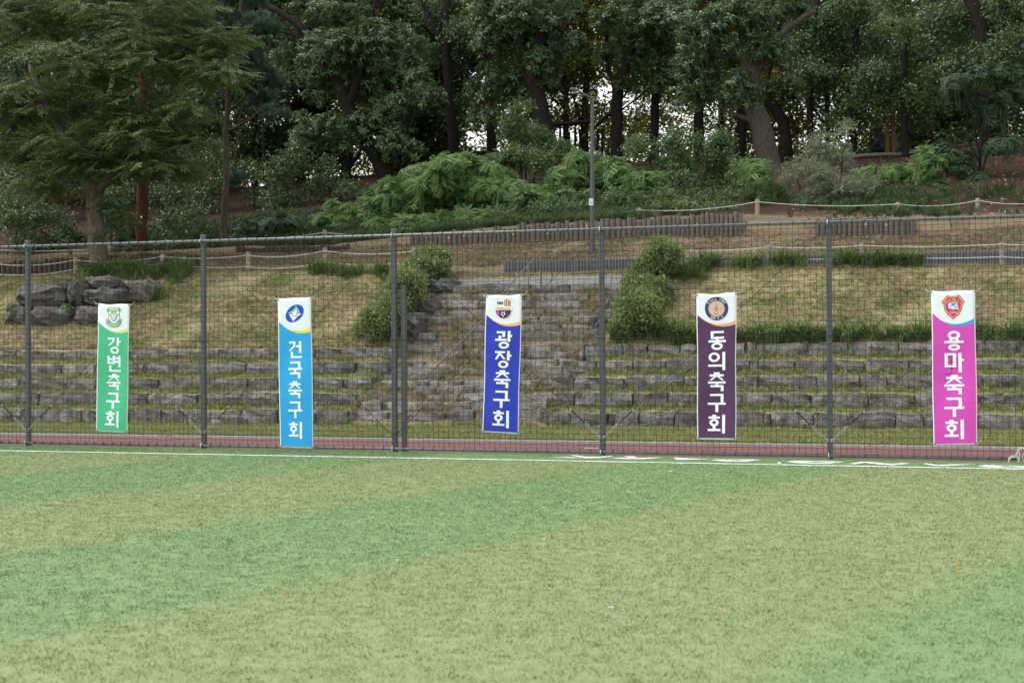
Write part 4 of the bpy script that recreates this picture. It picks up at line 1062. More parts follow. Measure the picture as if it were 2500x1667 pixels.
b5 = Banner('magenta team banner with a red shield emblem, rightmost of the five', (2273, 710), (2380.6, 707.3), (2386.8, 1085.5), (2278.6, 1086.7), 5)
b5.cloth((214, 78, 182), (50, 165, 220), (0.137, 0.232, 0.62, 0.205, None)); b5.text('용마축구회', boxes(.283, .728)); b5.fittings()

DK = (52, 40, 88)
e = Emb(b1, 225, 730, 15.68)
sh = [(630, 425), (1050, 425), (1050, 740), (1005, 850), (930, 915), (840, 958), (750, 915), (675, 850), (630, 740)]
e.add([sh], DK); e.add([inset(sh, 0.93)], (238, 242, 248))
e.add([[(652, 530), (735, 570), (735, 690), (652, 632)], [(1030, 530), (945, 570), (945, 690), (1030, 632)]], (150, 216, 130))
tl = [(550, 390), (632, 360), (632, 478), (585, 488)]; tr = [(1682-x, y) for x, y in tl]
e.add([tl, tr], DK); e.add([inset(tl, .78), inset(tr, .78)], (160, 220, 140))
rb = [(628, 315), (1050, 322), (1050, 440), (628, 434)]
e.add([rb], DK); e.add([inset(rb, .92)], (160, 220, 140))
e.add([[(725, 355), (820, 357), (820, 405), (725, 404)], [(870, 357), (960, 358), (960, 407), (870, 405)]], (205, 238, 190))
e.add([[(x, 478), (x+30, 478), (x+30, 516), (x, 516)] for x in (722, 760, 798, 836, 874, 912)], DK)
ss = [(735, 555), (945, 555), (950, 640), (942, 765), (840, 845), (738, 765), (730, 640)]
e.add([ss], DK); e.add([inset(ss, .86)], (238, 242, 248))
e.add([ell(x, y, 20, 20, 6) for x, y in ((830, 610), (890, 640), (838, 680), (778, 695), (897, 712), (812, 747), (866, 762))], (40, 35, 60))
lt = [(548, 725), (605, 772), (640, 735), (700, 835), (640, 850), (570, 890)]; rt = [(1682-x, y) for x, y in lt]
e.add([lt, rt], DK); e.add([inset(lt, .78), inset(rt, .78)], (160, 220, 140))
bt = [(550, 905), (650, 1005), (750, 1055), (840, 1068), (930, 1055), (1030, 1005), (1115, 920), (1045, 845), (960, 925), (840, 945), (720, 925), (630, 840)]
e.add([bt], DK)
e.add([[(580, 905), (660, 985), (755, 1035), (840, 1047), (925, 1035), (1022, 985), (1088, 920), (1045, 870), (965, 940), (840, 964), (715, 940), (630, 868)]], (160, 220, 140))
e = Emb(b2, 670, 715, 15.68)
e.add([ell(778, 778, 400, 285, 44, math.radians(-43))], (44, 84, 196))
e.add([[(840, 485), (1000, 770), (500, 770), (600, 732), (720, 645), (790, 560)]], (145, 210, 150))
e.add([[(862, 615), (872, 788), (1062, 788), (910, 885), (815, 985), (720, 1085), (555, 800), (690, 800), (750, 700)]], (240, 243, 248))
e.add([[(862, 640), (882, 640), (882, 890), (862, 890)], [(690, 885), (770, 858), (870, 878), (870, 894), (770, 876), (690, 905)]], (40, 60, 150))
e.add([[(505, 772), (690, 772), (690, 797), (505, 797)], [(885, 772), (1005, 772), (1005, 790), (885, 790)]], (36, 56, 150))
e = Emb(b3, 1180, 710, 15.68)
so3 = [(485, 325), (520, 300), (610, 295), (660, 265), (720, 295), (790, 325), (840, 290), (920, 268), (990, 290), (1085, 300), (1100, 345), (1050, 420), (1050, 540), (1105, 610), (1112, 720), (1085, 790), (1060, 920), (960, 1020), (830, 1060), (820, 1100), (770, 1050), (640, 1010), (530, 930), (485, 830), (470, 700), (520, 560), (535, 400)]
e.add([so3], (196, 150, 130)); e.add([inset(so3, 0.965)], (240, 238, 236))
e.add([[(795, 330), (850, 300), (920, 282), (1045, 320), (1040, 580), (795, 580)]], (244, 226, 200))
e.add([[(x, 305+d), (x+34, 300+d), (x+34, 578), (x, 578)] for x, d in ((815, 22), (878, 0), (942, 15), (1004, 28))], (132, 44, 74))
e.add([[(545, 400), (770, 400), (770, 510), (545, 510)]], (44, 44, 110))
e.glyphs('광장', lambda i, n: (605+105*i, 455, 0), 95, (225, 230, 245))
e.add([[(478, 592), (1050, 585), (1108, 620), (1110, 725), (490, 722)]], (246, 234, 202))
e.glyphs('GWANGJANG', lambda i, n: (540+59*i, 652+2*i, 0), 92, (35, 35, 40))
arc = [(488, 728)]+ell(775, 728, 287, 305, 24, 0, math.pi, 0, True)+[(1062, 728)]
e.add([arc], (48, 44, 108))
def sl3(x0, x1):
    f = lambda x: 728+305*math.sqrt(max(0, 1-((x-775)/287)**2)); xs_ = np.linspace(x0, x1, 6)
    return [(x0, 730), (x1, 730)]+[(x, f(x)-4) for x in xs_[::-1]]
e.add([sl3(492, 540)], (48, 110, 205)); e.add([sl3(542, 630)], (222, 70, 130)); e.add([sl3(890, 975)], (120, 48, 84))
e.add([ell(735, 825, 30, 28, 8), ell(808, 825, 30, 28, 8), ell(705, 890, 26, 30, 8), ell(830, 890, 26, 30, 8), ell(762, 940, 36, 26, 8), ell(715, 785, 18, 14, 6), ell(825, 785, 18, 14, 6), ell(762, 980, 26, 9, 6)], (240, 244, 250))
e = Emb(b4, 1695, 705, 14.25)
e.add([ell(780, 675, 402, 420, 56)], (62, 62, 112)); e.add([ell(778, 682, 298, 300, 48)], (170, 130, 122)); e.add([ell(778, 682, 285, 288, 48)], (70, 50, 60)); e.add([ell(778, 682, 272, 276, 48)], (214, 182, 160))
e.add([ell(770, 560, 38, 46, 16, 0, -2.6, 1.6, True)+ell(770, 560, 20, 26, 16, 0, 1.6, -2.6, True), [ell(775, 690, 62, 60, 20), ell(775, 690, 40, 38, 20)[::-1]], ell(770, 830, 66, 52, 16, 0, -0.4, 3.4, True)+ell(770, 830, 46, 32, 16, 0, 3.4, -0.4, True),
       [(765, 600), (785, 600), (785, 700), (765, 700)], [(740, 760), (800, 790), (790, 810), (735, 785)]], (140, 92, 80))
e.add([[(700+130*math.cos(a)*1.0+78, 682+230*math.sin(a)), (720+130*math.cos(a)+90, 682+230*math.sin(a)), (715+130*math.cos(a)+88, 720+230*math.sin(a))] for a in np.linspace(0.4, 6.1, 9)], (186, 146, 124))
def arcp(R, a0, a1, flip=False, cx=780, cy=675):
    def f(i, n):
        a = a0+(a1-a0)*i/(n-1); A = math.radians(a)
        return (cx+R*math.sin(A), cy-R*math.cos(A), A+(math.pi if flip else 0))
    return f
e.glyphs('Since 1987', arcp(352, -58, 56), 128, (240, 243, 250))
e.glyphs('동의 F.C', arcp(350, 207, 145, True), 118, (235, 238, 248))
e = Emb(b5, 2265, 700, 12.54)
s5 = [(600, 240), (680, 272), (780, 282), (880, 272), (955, 236), (1040, 340), (1138, 455), (1070, 550), (1050, 700), (960, 850), (780, 998), (600, 850), (510, 700), (490, 550), (422, 465), (520, 340)]
c5 = (780, 560)
e.add([s5], (176, 48, 80)); e.add([inset(s5, .91, c5)], (250, 214, 130)); e.add([inset(s5, .85, c5)], (214, 62, 92))
e.glyphs('YONG MA F.C', arcp(330, -46, 46, False, 780, 720), 105, (250, 206, 110))
e.glyphs('1992', lambda i, n: (680+70*i, 785, 0), 105, (250, 236, 240))
peg = [(590, 530), (640, 480), (720, 445), (830, 440), (930, 445), (920, 500), (930, 580), (985, 605), (960, 625), (900, 620), (940, 660), (995, 690), (960, 710), (860, 680), (770, 705), (680, 680), (620, 650), (610, 580)]
e.add([peg], (62, 70, 130)); e.add([inset(peg, .92)], (205, 216, 232))
e.add([[(700, 560), (760, 500), (840, 480), (920, 470), (840, 520), (800, 570)], [(640, 620), (680, 635), (760, 640), (700, 655)], [(720, 470), (760, 460), (740, 520)], [(820, 600), (900, 590), (860, 625)]], (120, 132, 168))
# ------------------------------------------------------------------ street lamp
Lb = at(1446, 640, 15.6); lamp = thing('street_lamp', 'slim dark street lamp with a numbered plate standing before the trees', 'street lamp', None, tuple(Lb))
k = mpp(15.6, 1446); T = at(1446, 241, 15.6)
mb = MB(); mb.tube([Lb-np.array([0, 0, 0.4]), Lb, Lb+(T-Lb)*0.5, T], [6.6*k, 6.4*k, 5.4*k, 3.9*k], 8); mb.build('pole', MT['lamp'], lamp)
mb = MB(); mb.tube([at(1446, 244, 15.6), at(1432, 234, 15.5), at(1412, 226, 15.4)], [0.045, 0.04, 0.035], 8); mb.tube([at(1444, 262, 15.6), at(1440, 248, 15.55), at(1432, 234, 15.5)], 0.018, 6); mb.build('arm', MT['lamp'], lamp, True)
A = at(1418, 228, 15.4); B = at(1394, 216, 15.0)
hd = MB(); hd.tube([A, A+(B-A)*0.3, A+(B-A)*0.7, B], [0.04, 0.075, 0.08, 0.04], 10); hd.v = [(p[0], p[1], A[2]+(B[2]-A[2])*0.5+(p[2]-A[2]-(B[2]-A[2])*0.5)*0.75) for p in hd.v]; h = hd.build('lamp_head', MT['lamphead'], lamp, True)
ln = MB(); C2 = A+(B-A)*0.55+np.array([0, 0, -0.055]); ln.box(C2, (0.09, 0.06, 0.015)); q = ln.build('lens', MT['lens'], None); q.parent = h; q.location = (0, 0, 0)
mb = MB(); S0 = at(1445, 494, 15.5); sy = S0[1]-8*k
mb.box((S0[0], sy, S0[2]), (5.2*k, 0.006, 8.2*k)); pl = mb.build('number_plate', MT['white'], lamp)
def plate_text(s, cx, cz, size):
    mbx = MB(); x = cx
    ws = [font_tris(c)[2] for c in s]; tot = sum(ws)*size+0.08*size*(len(s)-1); x = cx-tot/2
    for c, w in zip(s, ws):
        v, t, _ = font_tris(c); mbx.add([(x+p[0]*size, sy-0.0085, cz+(p[1]-0.35)*size) for p in v], [tuple(q[::-1]) if False else q for q in t]); x += (w+0.08)*size
    o = mbx.build('plate_lettering', MT['black'], None); o.parent = pl; o.location = (0, 0, 0)
plate_text('1-7', S0[0], S0[2]+4*k, 7*k); plate_text('36', S0[0], S0[2]-2*k, 9*k)

# ------------------------------------------------------------------ vegetation
K = 1/0.9408
def rots(dirs, n):
    "euler with local +z leaning towards dirs"
    out = np.zeros((n, 3)); az = np.arctan2(dirs[:, 1], dirs[:, 0]); el = np.arccos(np.clip(dirs[:, 2], -1, 1))
    return az, el
def clump_points(clumps, Y, dens, flat=False, up=0.25, shell=0.62, dy=0.9, rscale=1.0, seed=0, sub=True):
    "clumps in photograph pixels (already scaled): x, y, rx, ry"
    r = np.random.default_rng(seed); P = []; D = []
    for c in clumps:
        cx, cy, rx, ry = c[:4]; yy = Y+(c[4] if len(c) > 4 else r.uniform(-dy, dy)); k = mpp(yy, cx)
        C3 = at(cx, cy, yy); a, b = rx*k*rscale, ry*k*rscale; dp = max(a, b)*(0.8 if not flat else 1.0)
        area = 4*math.pi*((a*b)**1.6+(a*dp)**1.6+(b*dp)**1.6)**(1/1.6)/3**(1/1.6)
        n = max(6, int(area*dens)); m = 1 if flat or not sub else max(1, min(9, int(n/9)))
        for w in range(m):
            d = r.normal(0, 1, (max(5, n//m), 3)); d[:, 2] += up; d /= np.linalg.norm(d, axis=1)[:, None]
            q = r.uniform(shell, 1.05, len(d))[:, None]; S = np.array([a, dp, b]); c0 = np.zeros(3); ks = 1.0
            if m > 1:
                c0 = r.normal(0, 1, 3); c0 *= r.uniform(0.45, 0.95)/np.linalg.norm(c0); ks = r.uniform(0.30, 0.52)
            if not sub:
                a3 = r.uniform(0, 6.28, 3); q = q*(1+0.20*np.sin(4*d[:, :1]+a3[0])*np.sin(5*d[:, 2:3]+a3[1])+0.14*np.sin(9*d[:, :1]+7*d[:, 2:3]+a3[2])+r.normal(0, 0.08, q.shape))
            P.append(C3+c0*S+d*q*S*ks); D.append(d)
    return np.concatenate(P), np.concatenate(D)
def foliage(name, clumps, Y, kind, dens, parent, smin=0.8, smax=1.25, lean=0.6, flat=False, seed=0, **k):
    P, D = clump_points(clumps, Y, dens, flat, seed=seed, **k); n = len(P); r = np.random.default_rng(seed+99)
    az = np.arctan2(D[:, 1], D[:, 0])+r.normal(0, 0.5, n)
    tilt = np.arccos(np.clip(D[:, 2], -1, 1))*lean
    if flat: rot = np.stack([r.normal(0, 0.22, n), r.normal(0.22, 0.24, n), az], -1)
    else:
        # rotate about z after tipping about y
        rot = np.stack([r.normal(0, 0.25, n), tilt, az], -1)
    # never below the ground
    g = Zg(P[:, 0], P[:, 1]); P[:, 2] = np.maximum(P[:, 2], g+0.05)
    o = scatter(name, P, rot, r.uniform(smin, smax, n), kind, parent); return o
def ov(l): return [tuple(v*K for v in q[:4])+tuple(q[4:]) for q in l]
def wiggle(pts, rad, sub=4, amp=0.03, seed=0):
    r = np.random.default_rng(seed); P = np.array(pts); n = len(P); t = np.linspace(0, n-1, (n-1)*sub+1)
    Q = np.stack([np.interp(t, range(n), P[:, i]) for i in range(3)], -1)
    # smooth
    for _ in range(2): Q[1:-1] = 0.25*Q[:-2]+0.5*Q[1:-1]+0.25*Q[2:]
    Q[1:-1] += r.normal(0, amp, (len(Q)-2, 3)); R = np.interp(t, range(n), rad)*(1+r.normal(0, 0.03, len(t))); return Q, R
def tree(name, label, cat, limbs, Y, bark, clumps=None, kind='oak', dens=9, group=None, seed=0, smin=0.8, smax=1.25, flat=False, twigs=True, **kw):
    "limbs: lists of (ov x, ov y, width in ov px[, dy]); the first is the trunk, base first"
    x0, y0 = limbs[0][0][0]*K, limbs[0][0][1]*K; A = at(x0, y0, Y); gz_ = zg(A[0], Y)
    root = thing(name, label, cat, group, (A[0], Y, gz_))
    mb = MB(); ends = []
    for li, L in enumerate(limbs):
        pts = []; rad = []
        for q in L:
            yy = Y+(q[3] if len(q) > 3 else 0.0); pts.append(at(q[0]*K, q[1]*K, yy)); rad.append(0.5*q[2]*K*mpp(yy, q[0]*K))
        if li == 0:
            b = pts[0].copy(); b[2] = min(gz_-0.3, b[2]-0.1); pts.insert(0, b); rad.insert(0, rad[0]*1.25)
        Q, R = wiggle(pts, rad, 4, 0.02, seed*7+li); mb.tube(Q, R, 10); ends.append((Q, R))
    if clumps is not None and twigs:
        r = np.random.default_rng(seed+5)
        for c in ov(clumps):
            if r.random() < 0.75:
                C3 = at(c[0], c[1], Y+r.uniform(-0.5, 0.5)); Q, R = ends[r.integers(len(ends))]; i = r.integers(len(Q)//3, len(Q)); s = Q[i]
                if np.linalg.norm(C3-s) > 4.5: continue
                m = (s+C3)/2+r.normal(0, 0.2, 3); q, rr = wiggle([s, m, C3], [max(0.03, R[i]*0.45), 0.035, 0.012], 3, 0.03, seed+abs(int(c[0]))); mb.tube(q, rr, 6)
    mb.build('trunk', MT[bark], root, True)
    if clumps is not None:
        cr = foliage('crown', ov(clumps), Y, kind, dens, root, smin, smax, flat=flat, seed=seed, **kw); cr['kind'] = 'stuff'
    return root
def shrub(name, label, clumps, Y, kind, dens, seed=0, cat='shrub', group=None, bark='bark_dark', smin=0.8, smax=1.2, **kw):
    cl = ov(clumps); A = at(cl[0][0], cl[0][1], Y); g = zg(A[0], Y); root = thing(name, label, cat, group, (A[0], Y, g))
    mb = MB(); r = np.random.default_rng(seed)
    for c in cl:
        C3 = at(c[0], c[1], Y); b = np.array([C3[0]*0.7+A[0]*0.3, Y, zg(C3[0]*0.7+A[0]*0.3, Y)-0.1])
        q, rr = wiggle([b, (b+C3)/2+r.normal(0, 0.1, 3), C3+np.array([0, 0, 0.1])], [0.03, 0.02, 0.008], 3, 0.03, seed); mb.tube(q, rr, 5)
    mb.build('stem', MT[bark], root)
    f = foliage('foliage', cl, Y, kind, dens, root, smin, smax, seed=seed, **kw); f['kind'] = 'stuff'; return root

# the big zelkova at the left
rz = np.random.default_rng(4); zc = []
while len(zc) < 112:
    y = rz.uniform(-70, 400); x = rz.uniform(-60, 540)
    hi = np.interp(y, [-70, 0, 120, 200, 260, 330, 400], [420, 430, 530, 500, 420, 440, 400]); lo = np.interp(y, [-70, 330, 400], [-60, -40, 40])
    if lo < x < hi: zc.append((x, y, rz.uniform(35, 80), rz.uniform(8, 16), rz.uniform(-2.2, 1.5)))
zc += [(330, 160, 60, 14, -1.2), (320, 220, 55, 13, -1.4), (335, 275, 60, 14, -1.2), (345, 330, 55, 13, -1.3), (315, 355, 50, 12, -1.0), (300, 120, 50, 13, -1.2), (265, 475, 40, 16, -0.4), (285, 505, 28, 14, -0.4), (260, 535, 24, 12, -0.4), (330, 400, 90, 18, -1), (410, 385, 60, 14, -1), (60, 420, 80, 16, -1), (110, 440, 60, 14, -1), (430, 330, 60, 14, -1.2), (480, 150, 60, 16, -1.2), (510, 170, 45, 12, -1.4), (240, 370, 60, 14, -1.2)]
tree('zelkova_tree', 'spreading olive-leaved tree with grey-brown forked trunk at the left', 'tree',
     [[(228, 608, 46), (224, 540, 38), (217, 470, 38), (215, 420, 44)], [(212, 430, 30), (185, 390, 24), (140, 300, 20), (100, 230, 16), (70, 150, 12)], [(222, 430, 30), (235, 340, 24), (238, 220, 18), (245, 90, 12), (250, -40, 8)], [(222, 440, 24), (262, 400, 20), (295, 330, 15), (330, 240, 11)]],
     14.4, 'bark_grey', zc, 'zel', 6.5, seed=1, flat=True, shell=0.2, smin=0.9, smax=1.5, twigs=False)
t2 = tree('red_pine_tree', 'straight red-brown pine trunk with a small white tag at the left', 'tree',
     [[(326, 582, 27), (326, 500, 26), (329, 400, 24), (327, 250, 21), (332, 60, 17), (330, -80, 13)]], 18.8, 'bark_red',
     [(340, -60, 90, 30), (280, -20, 60, 30), (400, 0, 60, 30)], 'pine', 26, seed=2, smin=1.2, smax=1.7)
mb = MB(); q = at(345, 530, 18.8-0.2); mb.box(q, (0.035, 0.004, 0.025)); mb.build('trunk_tag', MT['white'], t2)
tree('pine_tree', 'slender grey pine with a blue-green needle crown between two leafy trees', 'tree',
     [[(511, 590, 17), (514, 500, 16), (519, 420, 15), (519, 300, 14), (524, 200, 13), (540, 90, 10), (560, -30, 7)], [(521, 260, 7), (570, 215, 5), (610, 200, 4)], [(530, 150, 6), (490, 90, 5), (460, 50, 4)]], 19.2, 'bark_mid',
     [(465, 40, 70, 40), (540, 65, 70, 45), (500, 115, 55, 38), (580, 120, 50, 40), (560, 180, 52, 40), (600, 225, 42, 28), (625, 180, 38, 28), (640, 262, 34, 18), (440, 5, 60, 35), (600, 60, 40, 30), (540, 410, 30, 14), (530, 0, 70, 30)], 'pine', 62, seed=3, smin=1.0, smax=1.5, shell=0.3)
tree('oak_tree', 'leaning dark oak whose trunk bends left above the bright green shrubs', 'tree',
     [[(892, 428, 42), (878, 385, 38), (850, 335, 34), (818, 285, 34), (795, 240, 32), (770, 180, 28), (740, 110, 24), (690, 60, 18), (620, 15, 12)], [(800, 250, 22), (830, 160, 18), (850, 60, 14), (870, -50, 10)], [(760, 160, 14), (700, 90, 11), (640, 70, 8)]], 29.0, 'bark_dark',
     [(720, 30, 70, 40), (800, 100, 90, 48), (880, 175, 100, 55), (760, 195, 70, 48), (715, 285, 55, 34), (800, 285, 70, 36), (900, 260, 85, 45), (955, 225, 50, 45), (700, 135, 45, 40), (920, 330, 50, 30), (870, 90, 60, 40), (950, 130, 50, 40), (770, 20, 60, 30), (640, 130, 20, 14)], 'oak', 10.5, seed=4)
tree('oak_tree', 'tall narrow dark oak trunk above the left end of the hilltop beam', 'tree',
     [[(1042, 380, 24), (1040, 300, 22), (1026, 190, 20), (1024, 80, 19), (1030, -30, 15)], [(1028, 190, 8), (1060, 160, 7), (1095, 158, 5)], [(1024, 110, 12), (990, 50, 10), (960, -20, 8)]], 33.0, 'bark_dark',
     [(1000, 20, 60, 40), (1060, 70, 50, 30), (980, 120, 40, 30), (1070, 0, 60, 30)], 'darks', 9.0, seed=5)
tree('oak_tree', 'thick dark oak trunk left of the lamp post with a broad leafy crown', 'tree',
     [[(1262, 350, 48), (1250, 290, 42), (1233, 230, 40), (1222, 140, 38), (1245, 80, 34), (1250, -20, 28)], [(1240, 90, 20), (1200, 40, 15), (1160, 10, 10)], [(1245, 80, 18), (1290, 50, 14), (1330, 20, 9)]], 30.0, 'bark_dark',
     [(1130, 80, 55, 45), (1205, 55, 85, 45), (1290, 95, 60, 38), (1165, 165, 62, 38), (1245, 150, 50, 36), (1115, 215, 42, 28), (1195, 225, 40, 26), (1110, 265, 28, 20), (1250, 10, 90, 40), (1150, 20, 70, 40)], 'oak', 10.5, seed=6)
tree('oak_tree', 'short dark trunk behind the small shrub tree, left of the thick oak', 'tree',
     [[(1130, 385, 26), (1130, 300, 25), (1131, 240, 23), (1125, 150, 18), (1130, 40, 12)]], 34.0, 'bark_dark', [(1120, 230, 40, 26), (1150, 270, 34, 20), (1130, 30, 60, 50)], 'back', 3.0, seed=7)
tree('oak_tree', 'dark forked oak right behind the lamp post', 'tree',
     [[(1418, 385, 30), (1416, 300, 27), (1416, 215, 27), (1430, 170, 24), (1455, 110, 18), (1470, 0, 12)], [(1416, 215, 16), (1395, 150, 12), (1390, 60, 8)], [(1400, 260, 10), (1370, 290, 7)]], 32.0, 'bark_dark',
     [(1425, 40, 65, 38), (1500, 85, 60, 45), (1555, 40, 65, 45), (1462, 145, 55, 34), (1400, 120, 38, 28), (1530, 165, 50, 30), (1440, 190, 34, 20)], 'oak', 10.5, seed=8)
tree('oak_tree', 'slim dark trunk between the lamp post and the big leaning oak', 'tree',
     [[(1502, 340, 20), (1504, 250, 19), (1506, 130, 17), (1508, 0, 13)]], 33.0, 'bark_dark', [(1530, 120, 60, 40), (1490, 50, 60, 40), (1560, 200, 40, 25)], 'darks', 9.0, seed=9)
tree('oak_tree', 'dark straight trunk just left of the big leaning oak', 'tree',
     [[(1606, 300, 23), (1605, 220, 21), (1606, 130, 18), (1590, 20, 14)]], 33.0, 'bark_dark', [(1590, 190, 50, 34), (1620, 130, 60, 40), (1560, 110, 50, 40)], 'darks', 9.0, seed=10)
tree('oak_tree', 'big leaning oak with a thick grey textured trunk right of centre', 'tree',
     [[(1772, 405, 60), (1762, 345, 52), (1744, 280, 48), (1726, 215, 42), (1722, 150, 40), (1710, 70, 36), (1690, -30, 28)], [(1724, 160, 26), (1765, 110, 22), (1810, 65, 18), (1870, 25, 12)], [(1728, 175, 18), (1760, 140, 15), (1790, 120, 12), (1810, 80, 9)]], 28.5, 'bark_mid',
     [(1620, 60, 65, 45), (1640, 150, 65, 45), (1700, 200, 42, 34), (1600, 205, 50, 34), (1765, 110, 48, 34), (1690, 25, 70, 40), (1780, 25, 70, 36), (1580, 130, 40, 34), (1740, 60, 40, 30)], 'oak', 10.5, seed=11)
tree('oak_tree', 'dark trunk hard behind the big leaning oak, on its left', 'tree',
     [[(1696, 385, 30), (1702, 300, 27), (1708, 220, 24), (1690, 100, 18)]], 33.5, 'bark_dark', [(1690, 120, 50, 40), (1660, 230, 40, 24)], 'darks', 9.0, seed=12)
tree('oak_tree', 'dark trunk leaning left, just right of the big leaning oak', 'tree',
     [[(1805, 300, 28), (1785, 255, 26), (1758, 218, 23), (1770, 130, 18), (1800, 20, 12)]], 33.0, 'bark_dark', [(1820, 120, 60, 40), (1860, 180, 60, 40), (1800, 200, 40, 30)], 'darks', 9.0, seed=13)
tree('forked_tree', 'large dark forked trunk at the far right above low green foliage', 'tree',
     [[(2276, 370, 50), (2274, 250, 48), (2270, 130, 46), (2262, 80, 42), (2232, 0, 34), (2200, -80, 26)], [(2300, 330, 26, -0.3), (2304, 200, 24, -0.3), (2303, 60, 22, -0.3), (2310, -60, 16)], [(2300, 90, 14), (2330, 70, 12), (2400, 55, 10)], [(2270, 90, 20), (2290, 30, 16), (2295, -50, 12)]], 29.5, 'bark_dark',
     [(2250, 60, 80, 50), (2330, 120, 70, 55), (2190, 150, 70, 45), (2340, 30, 60, 50), (2180, 40, 70, 50)], 'darks', 9.0, seed=14)
tree('slender_tree', 'slim dark crooked trunk above the pale grey-green shrub', 'tree',
     [[(1960, 360, 16), (1962, 250, 15), (1962, 118, 15), (1970, 60, 14), (1978, -30, 12)], [(1962, 118, 8), (1950, 130, 6), (1935, 150, 4)]], 32.0, 'bark_dark',
     [(1900, 115, 90, 45), (1985, 195, 90, 40), (2060, 120, 80, 55), (1950, 265, 60, 28), (1960, 30, 90, 40)], 'darks', 9.0, seed=15)
tree('slender_tree', 'slim dark trunk bending over to the right of the big oak limb', 'tree',
     [[(1860, 330, 16), (1862, 200, 16), (1866, 118, 16), (1874, 36, 14), (1880, -40, 11)]], 32.5, 'bark_dark', [(1870, 60, 70, 40), (1830, 30, 50, 30), (1880, 170, 60, 36)], 'darks', 9.0, seed=16)
tree('broadleaf_tree', 'dark green leafy tree over the seated figure near the wooden posts', 'tree',
     [[(2080, 345, 18), (2078, 280, 17), (2076, 200, 14), (2080, 100, 10)]], 31.0, 'bark_dark',
     [(2090, 250, 85, 40), (2010, 235, 70, 34), (2150, 200, 80, 50), (2060, 180, 80, 40), (2130, 280, 60, 26), (2170, 100, 80, 50), (2080, 60, 80, 40)], 'small', 4.6, seed=17)
tree('young_tree', 'small feathery tree in front of the forked trunk at the far right', 'tree',
     [[(2252, 455, 8), (2252, 380, 7), (2250, 280, 6), (2240, 200, 4)]], 25.0, 'bark_dark',
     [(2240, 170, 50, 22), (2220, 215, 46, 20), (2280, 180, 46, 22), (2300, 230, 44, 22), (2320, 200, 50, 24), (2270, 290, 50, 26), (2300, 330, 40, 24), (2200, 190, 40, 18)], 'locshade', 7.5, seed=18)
for i, (x, w, Y, kx, lab) in enumerate(((585, 14, 34, 0, 'dark forest tree behind the slender pine'), (690, 16, 36, 6, 'dark forest tree behind the leaning oak, on its left'), (795, 22, 35, 0, 'dark forest trunk rising behind the leaning oak'),
        (960, 18, 37, 8, 'dark forest tree between the leaning oak and the tall narrow trunk'), (985, 11, 39, -5, 'thin dark forest trunk beside the tall narrow trunk'), (30, 22, 30, 0, 'dark forest tree at the far left edge behind the olive-leaved tree'),
        (130, 18, 32, 5, 'dark forest tree hidden behind the left limb of the olive-leaved tree'), (400, 18, 31, -6, 'dark forest tree behind the red-brown pine trunk'), (1300, 14, 40, 0, 'backlit yellowish forest tree left behind the lamp post'),
        (1340, 16, 41, 10, 'backlit yellowish forest tree directly behind the lamp head'), (1660, 14, 40, -6, 'backlit forest tree left of the big leaning oak'), (2140, 20, 36, 0, 'dark forest tree behind the wooden posts on the hill'),
        (2200, 16, 38, 4, 'dark forest tree between the wooden posts and the forked trunk'), (2370, 22, 35, 0, 'dark forest tree at the far right edge'), (300, 16, 36, 0, 'dark forest tree behind the middle of the olive-leaved crown'), (1180, 12, 42, 0, 'thin backlit forest tree left of the thick oak'), (1900, 12, 40, 0, 'thin backlit forest tree behind the pale grey-green shrub'))):
    rb = np.random.default_rng(200+i); cl = []
    thin = 1000 < x < 2050
    for q in range(17 if not thin else 12):
        yy = rb.uniform(-110, 250 if thin else 400); xx = x+rb.normal(0, 75)
        if thin and 180 < yy and 1020 < xx < 1720: continue
        cl.append((xx, yy, rb.uniform(40, 75), rb.uniform(28, 50)))
    tree('forest_tree', lab, 'tree', [[(x, 430 if not thin else 385, w*1.2), (x+kx*0.4, 300, w), (x+kx, 120, w*0.85), (x+kx*1.6, -60, w*0.6)]], Y, 'bark_dark', cl, 'back' if thin else 'darks', 3.2 if thin else 5.0, 'forest trees behind the front row', 30+i, smin=1.2, smax=1.9, dy=1.6)

# the far wood that closes the view behind the hill crest
nW = 36000; wx = RNG.uniform(-62, 16, nW); wy = RNG.uniform(39, 52, nW); wz = RNG.uniform(7.5, 27, nW)
_d = np.stack([wx-_C[0], wy-_C[1], wz-_C[2]], -1); _zz = _d @ _F
wpx = (1250+FPX*(_d @ _R)/_zz)*0.9408; wpy = (833.5-FPX*(_d @ _U)/_zz)*0.9408
cl_ = 0.8*vnoise(wx, wz*1.3, 1.6, 31)+0.8*vnoise(wx, wz, 4.2, 32)+RNG.normal(0, 0.12, nW)
thr = np.where(wpx < 560, -1.2, np.where(wpx < 980, np.interp(wpy, [100, 250, 330], [-0.5, -0.2, 0.0]), np.where(wpx < 1720, np.interp(wpy, [60, 150, 220, 330, 360], [-0.8, -0.5, -0.28, -0.22, -0.3]), np.interp(wpy, [60, 200, 300, 340], [-0.9, -0.6, -0.38, -0.38]))))
for gx_, gy_, ga, gb in ((1085, 308, 30, 26), (1300, 315, 52, 26), (1072, 180, 24, 12), (1190, 245, 24, 14), (1395, 205, 26, 20), (1545, 305, 30, 20), (1850, 325, 40, 12), (622, 88, 20, 14), (1640, 320, 26, 16), (1480, 330, 30, 14), (1250, 230, 22, 14), (1440, 245, 26, 16), (1940, 320, 34, 10), (660, 100, 12, 8)):
    thr = np.where(((wpx-gx_)/ga)**2+((wpy-gy_)/gb)**2 < 1.5, 0.9, thr)
kW = cl_ > thr; P_ = np.stack([wx, wy, wz], -1)[kW]; nk = len(P_)
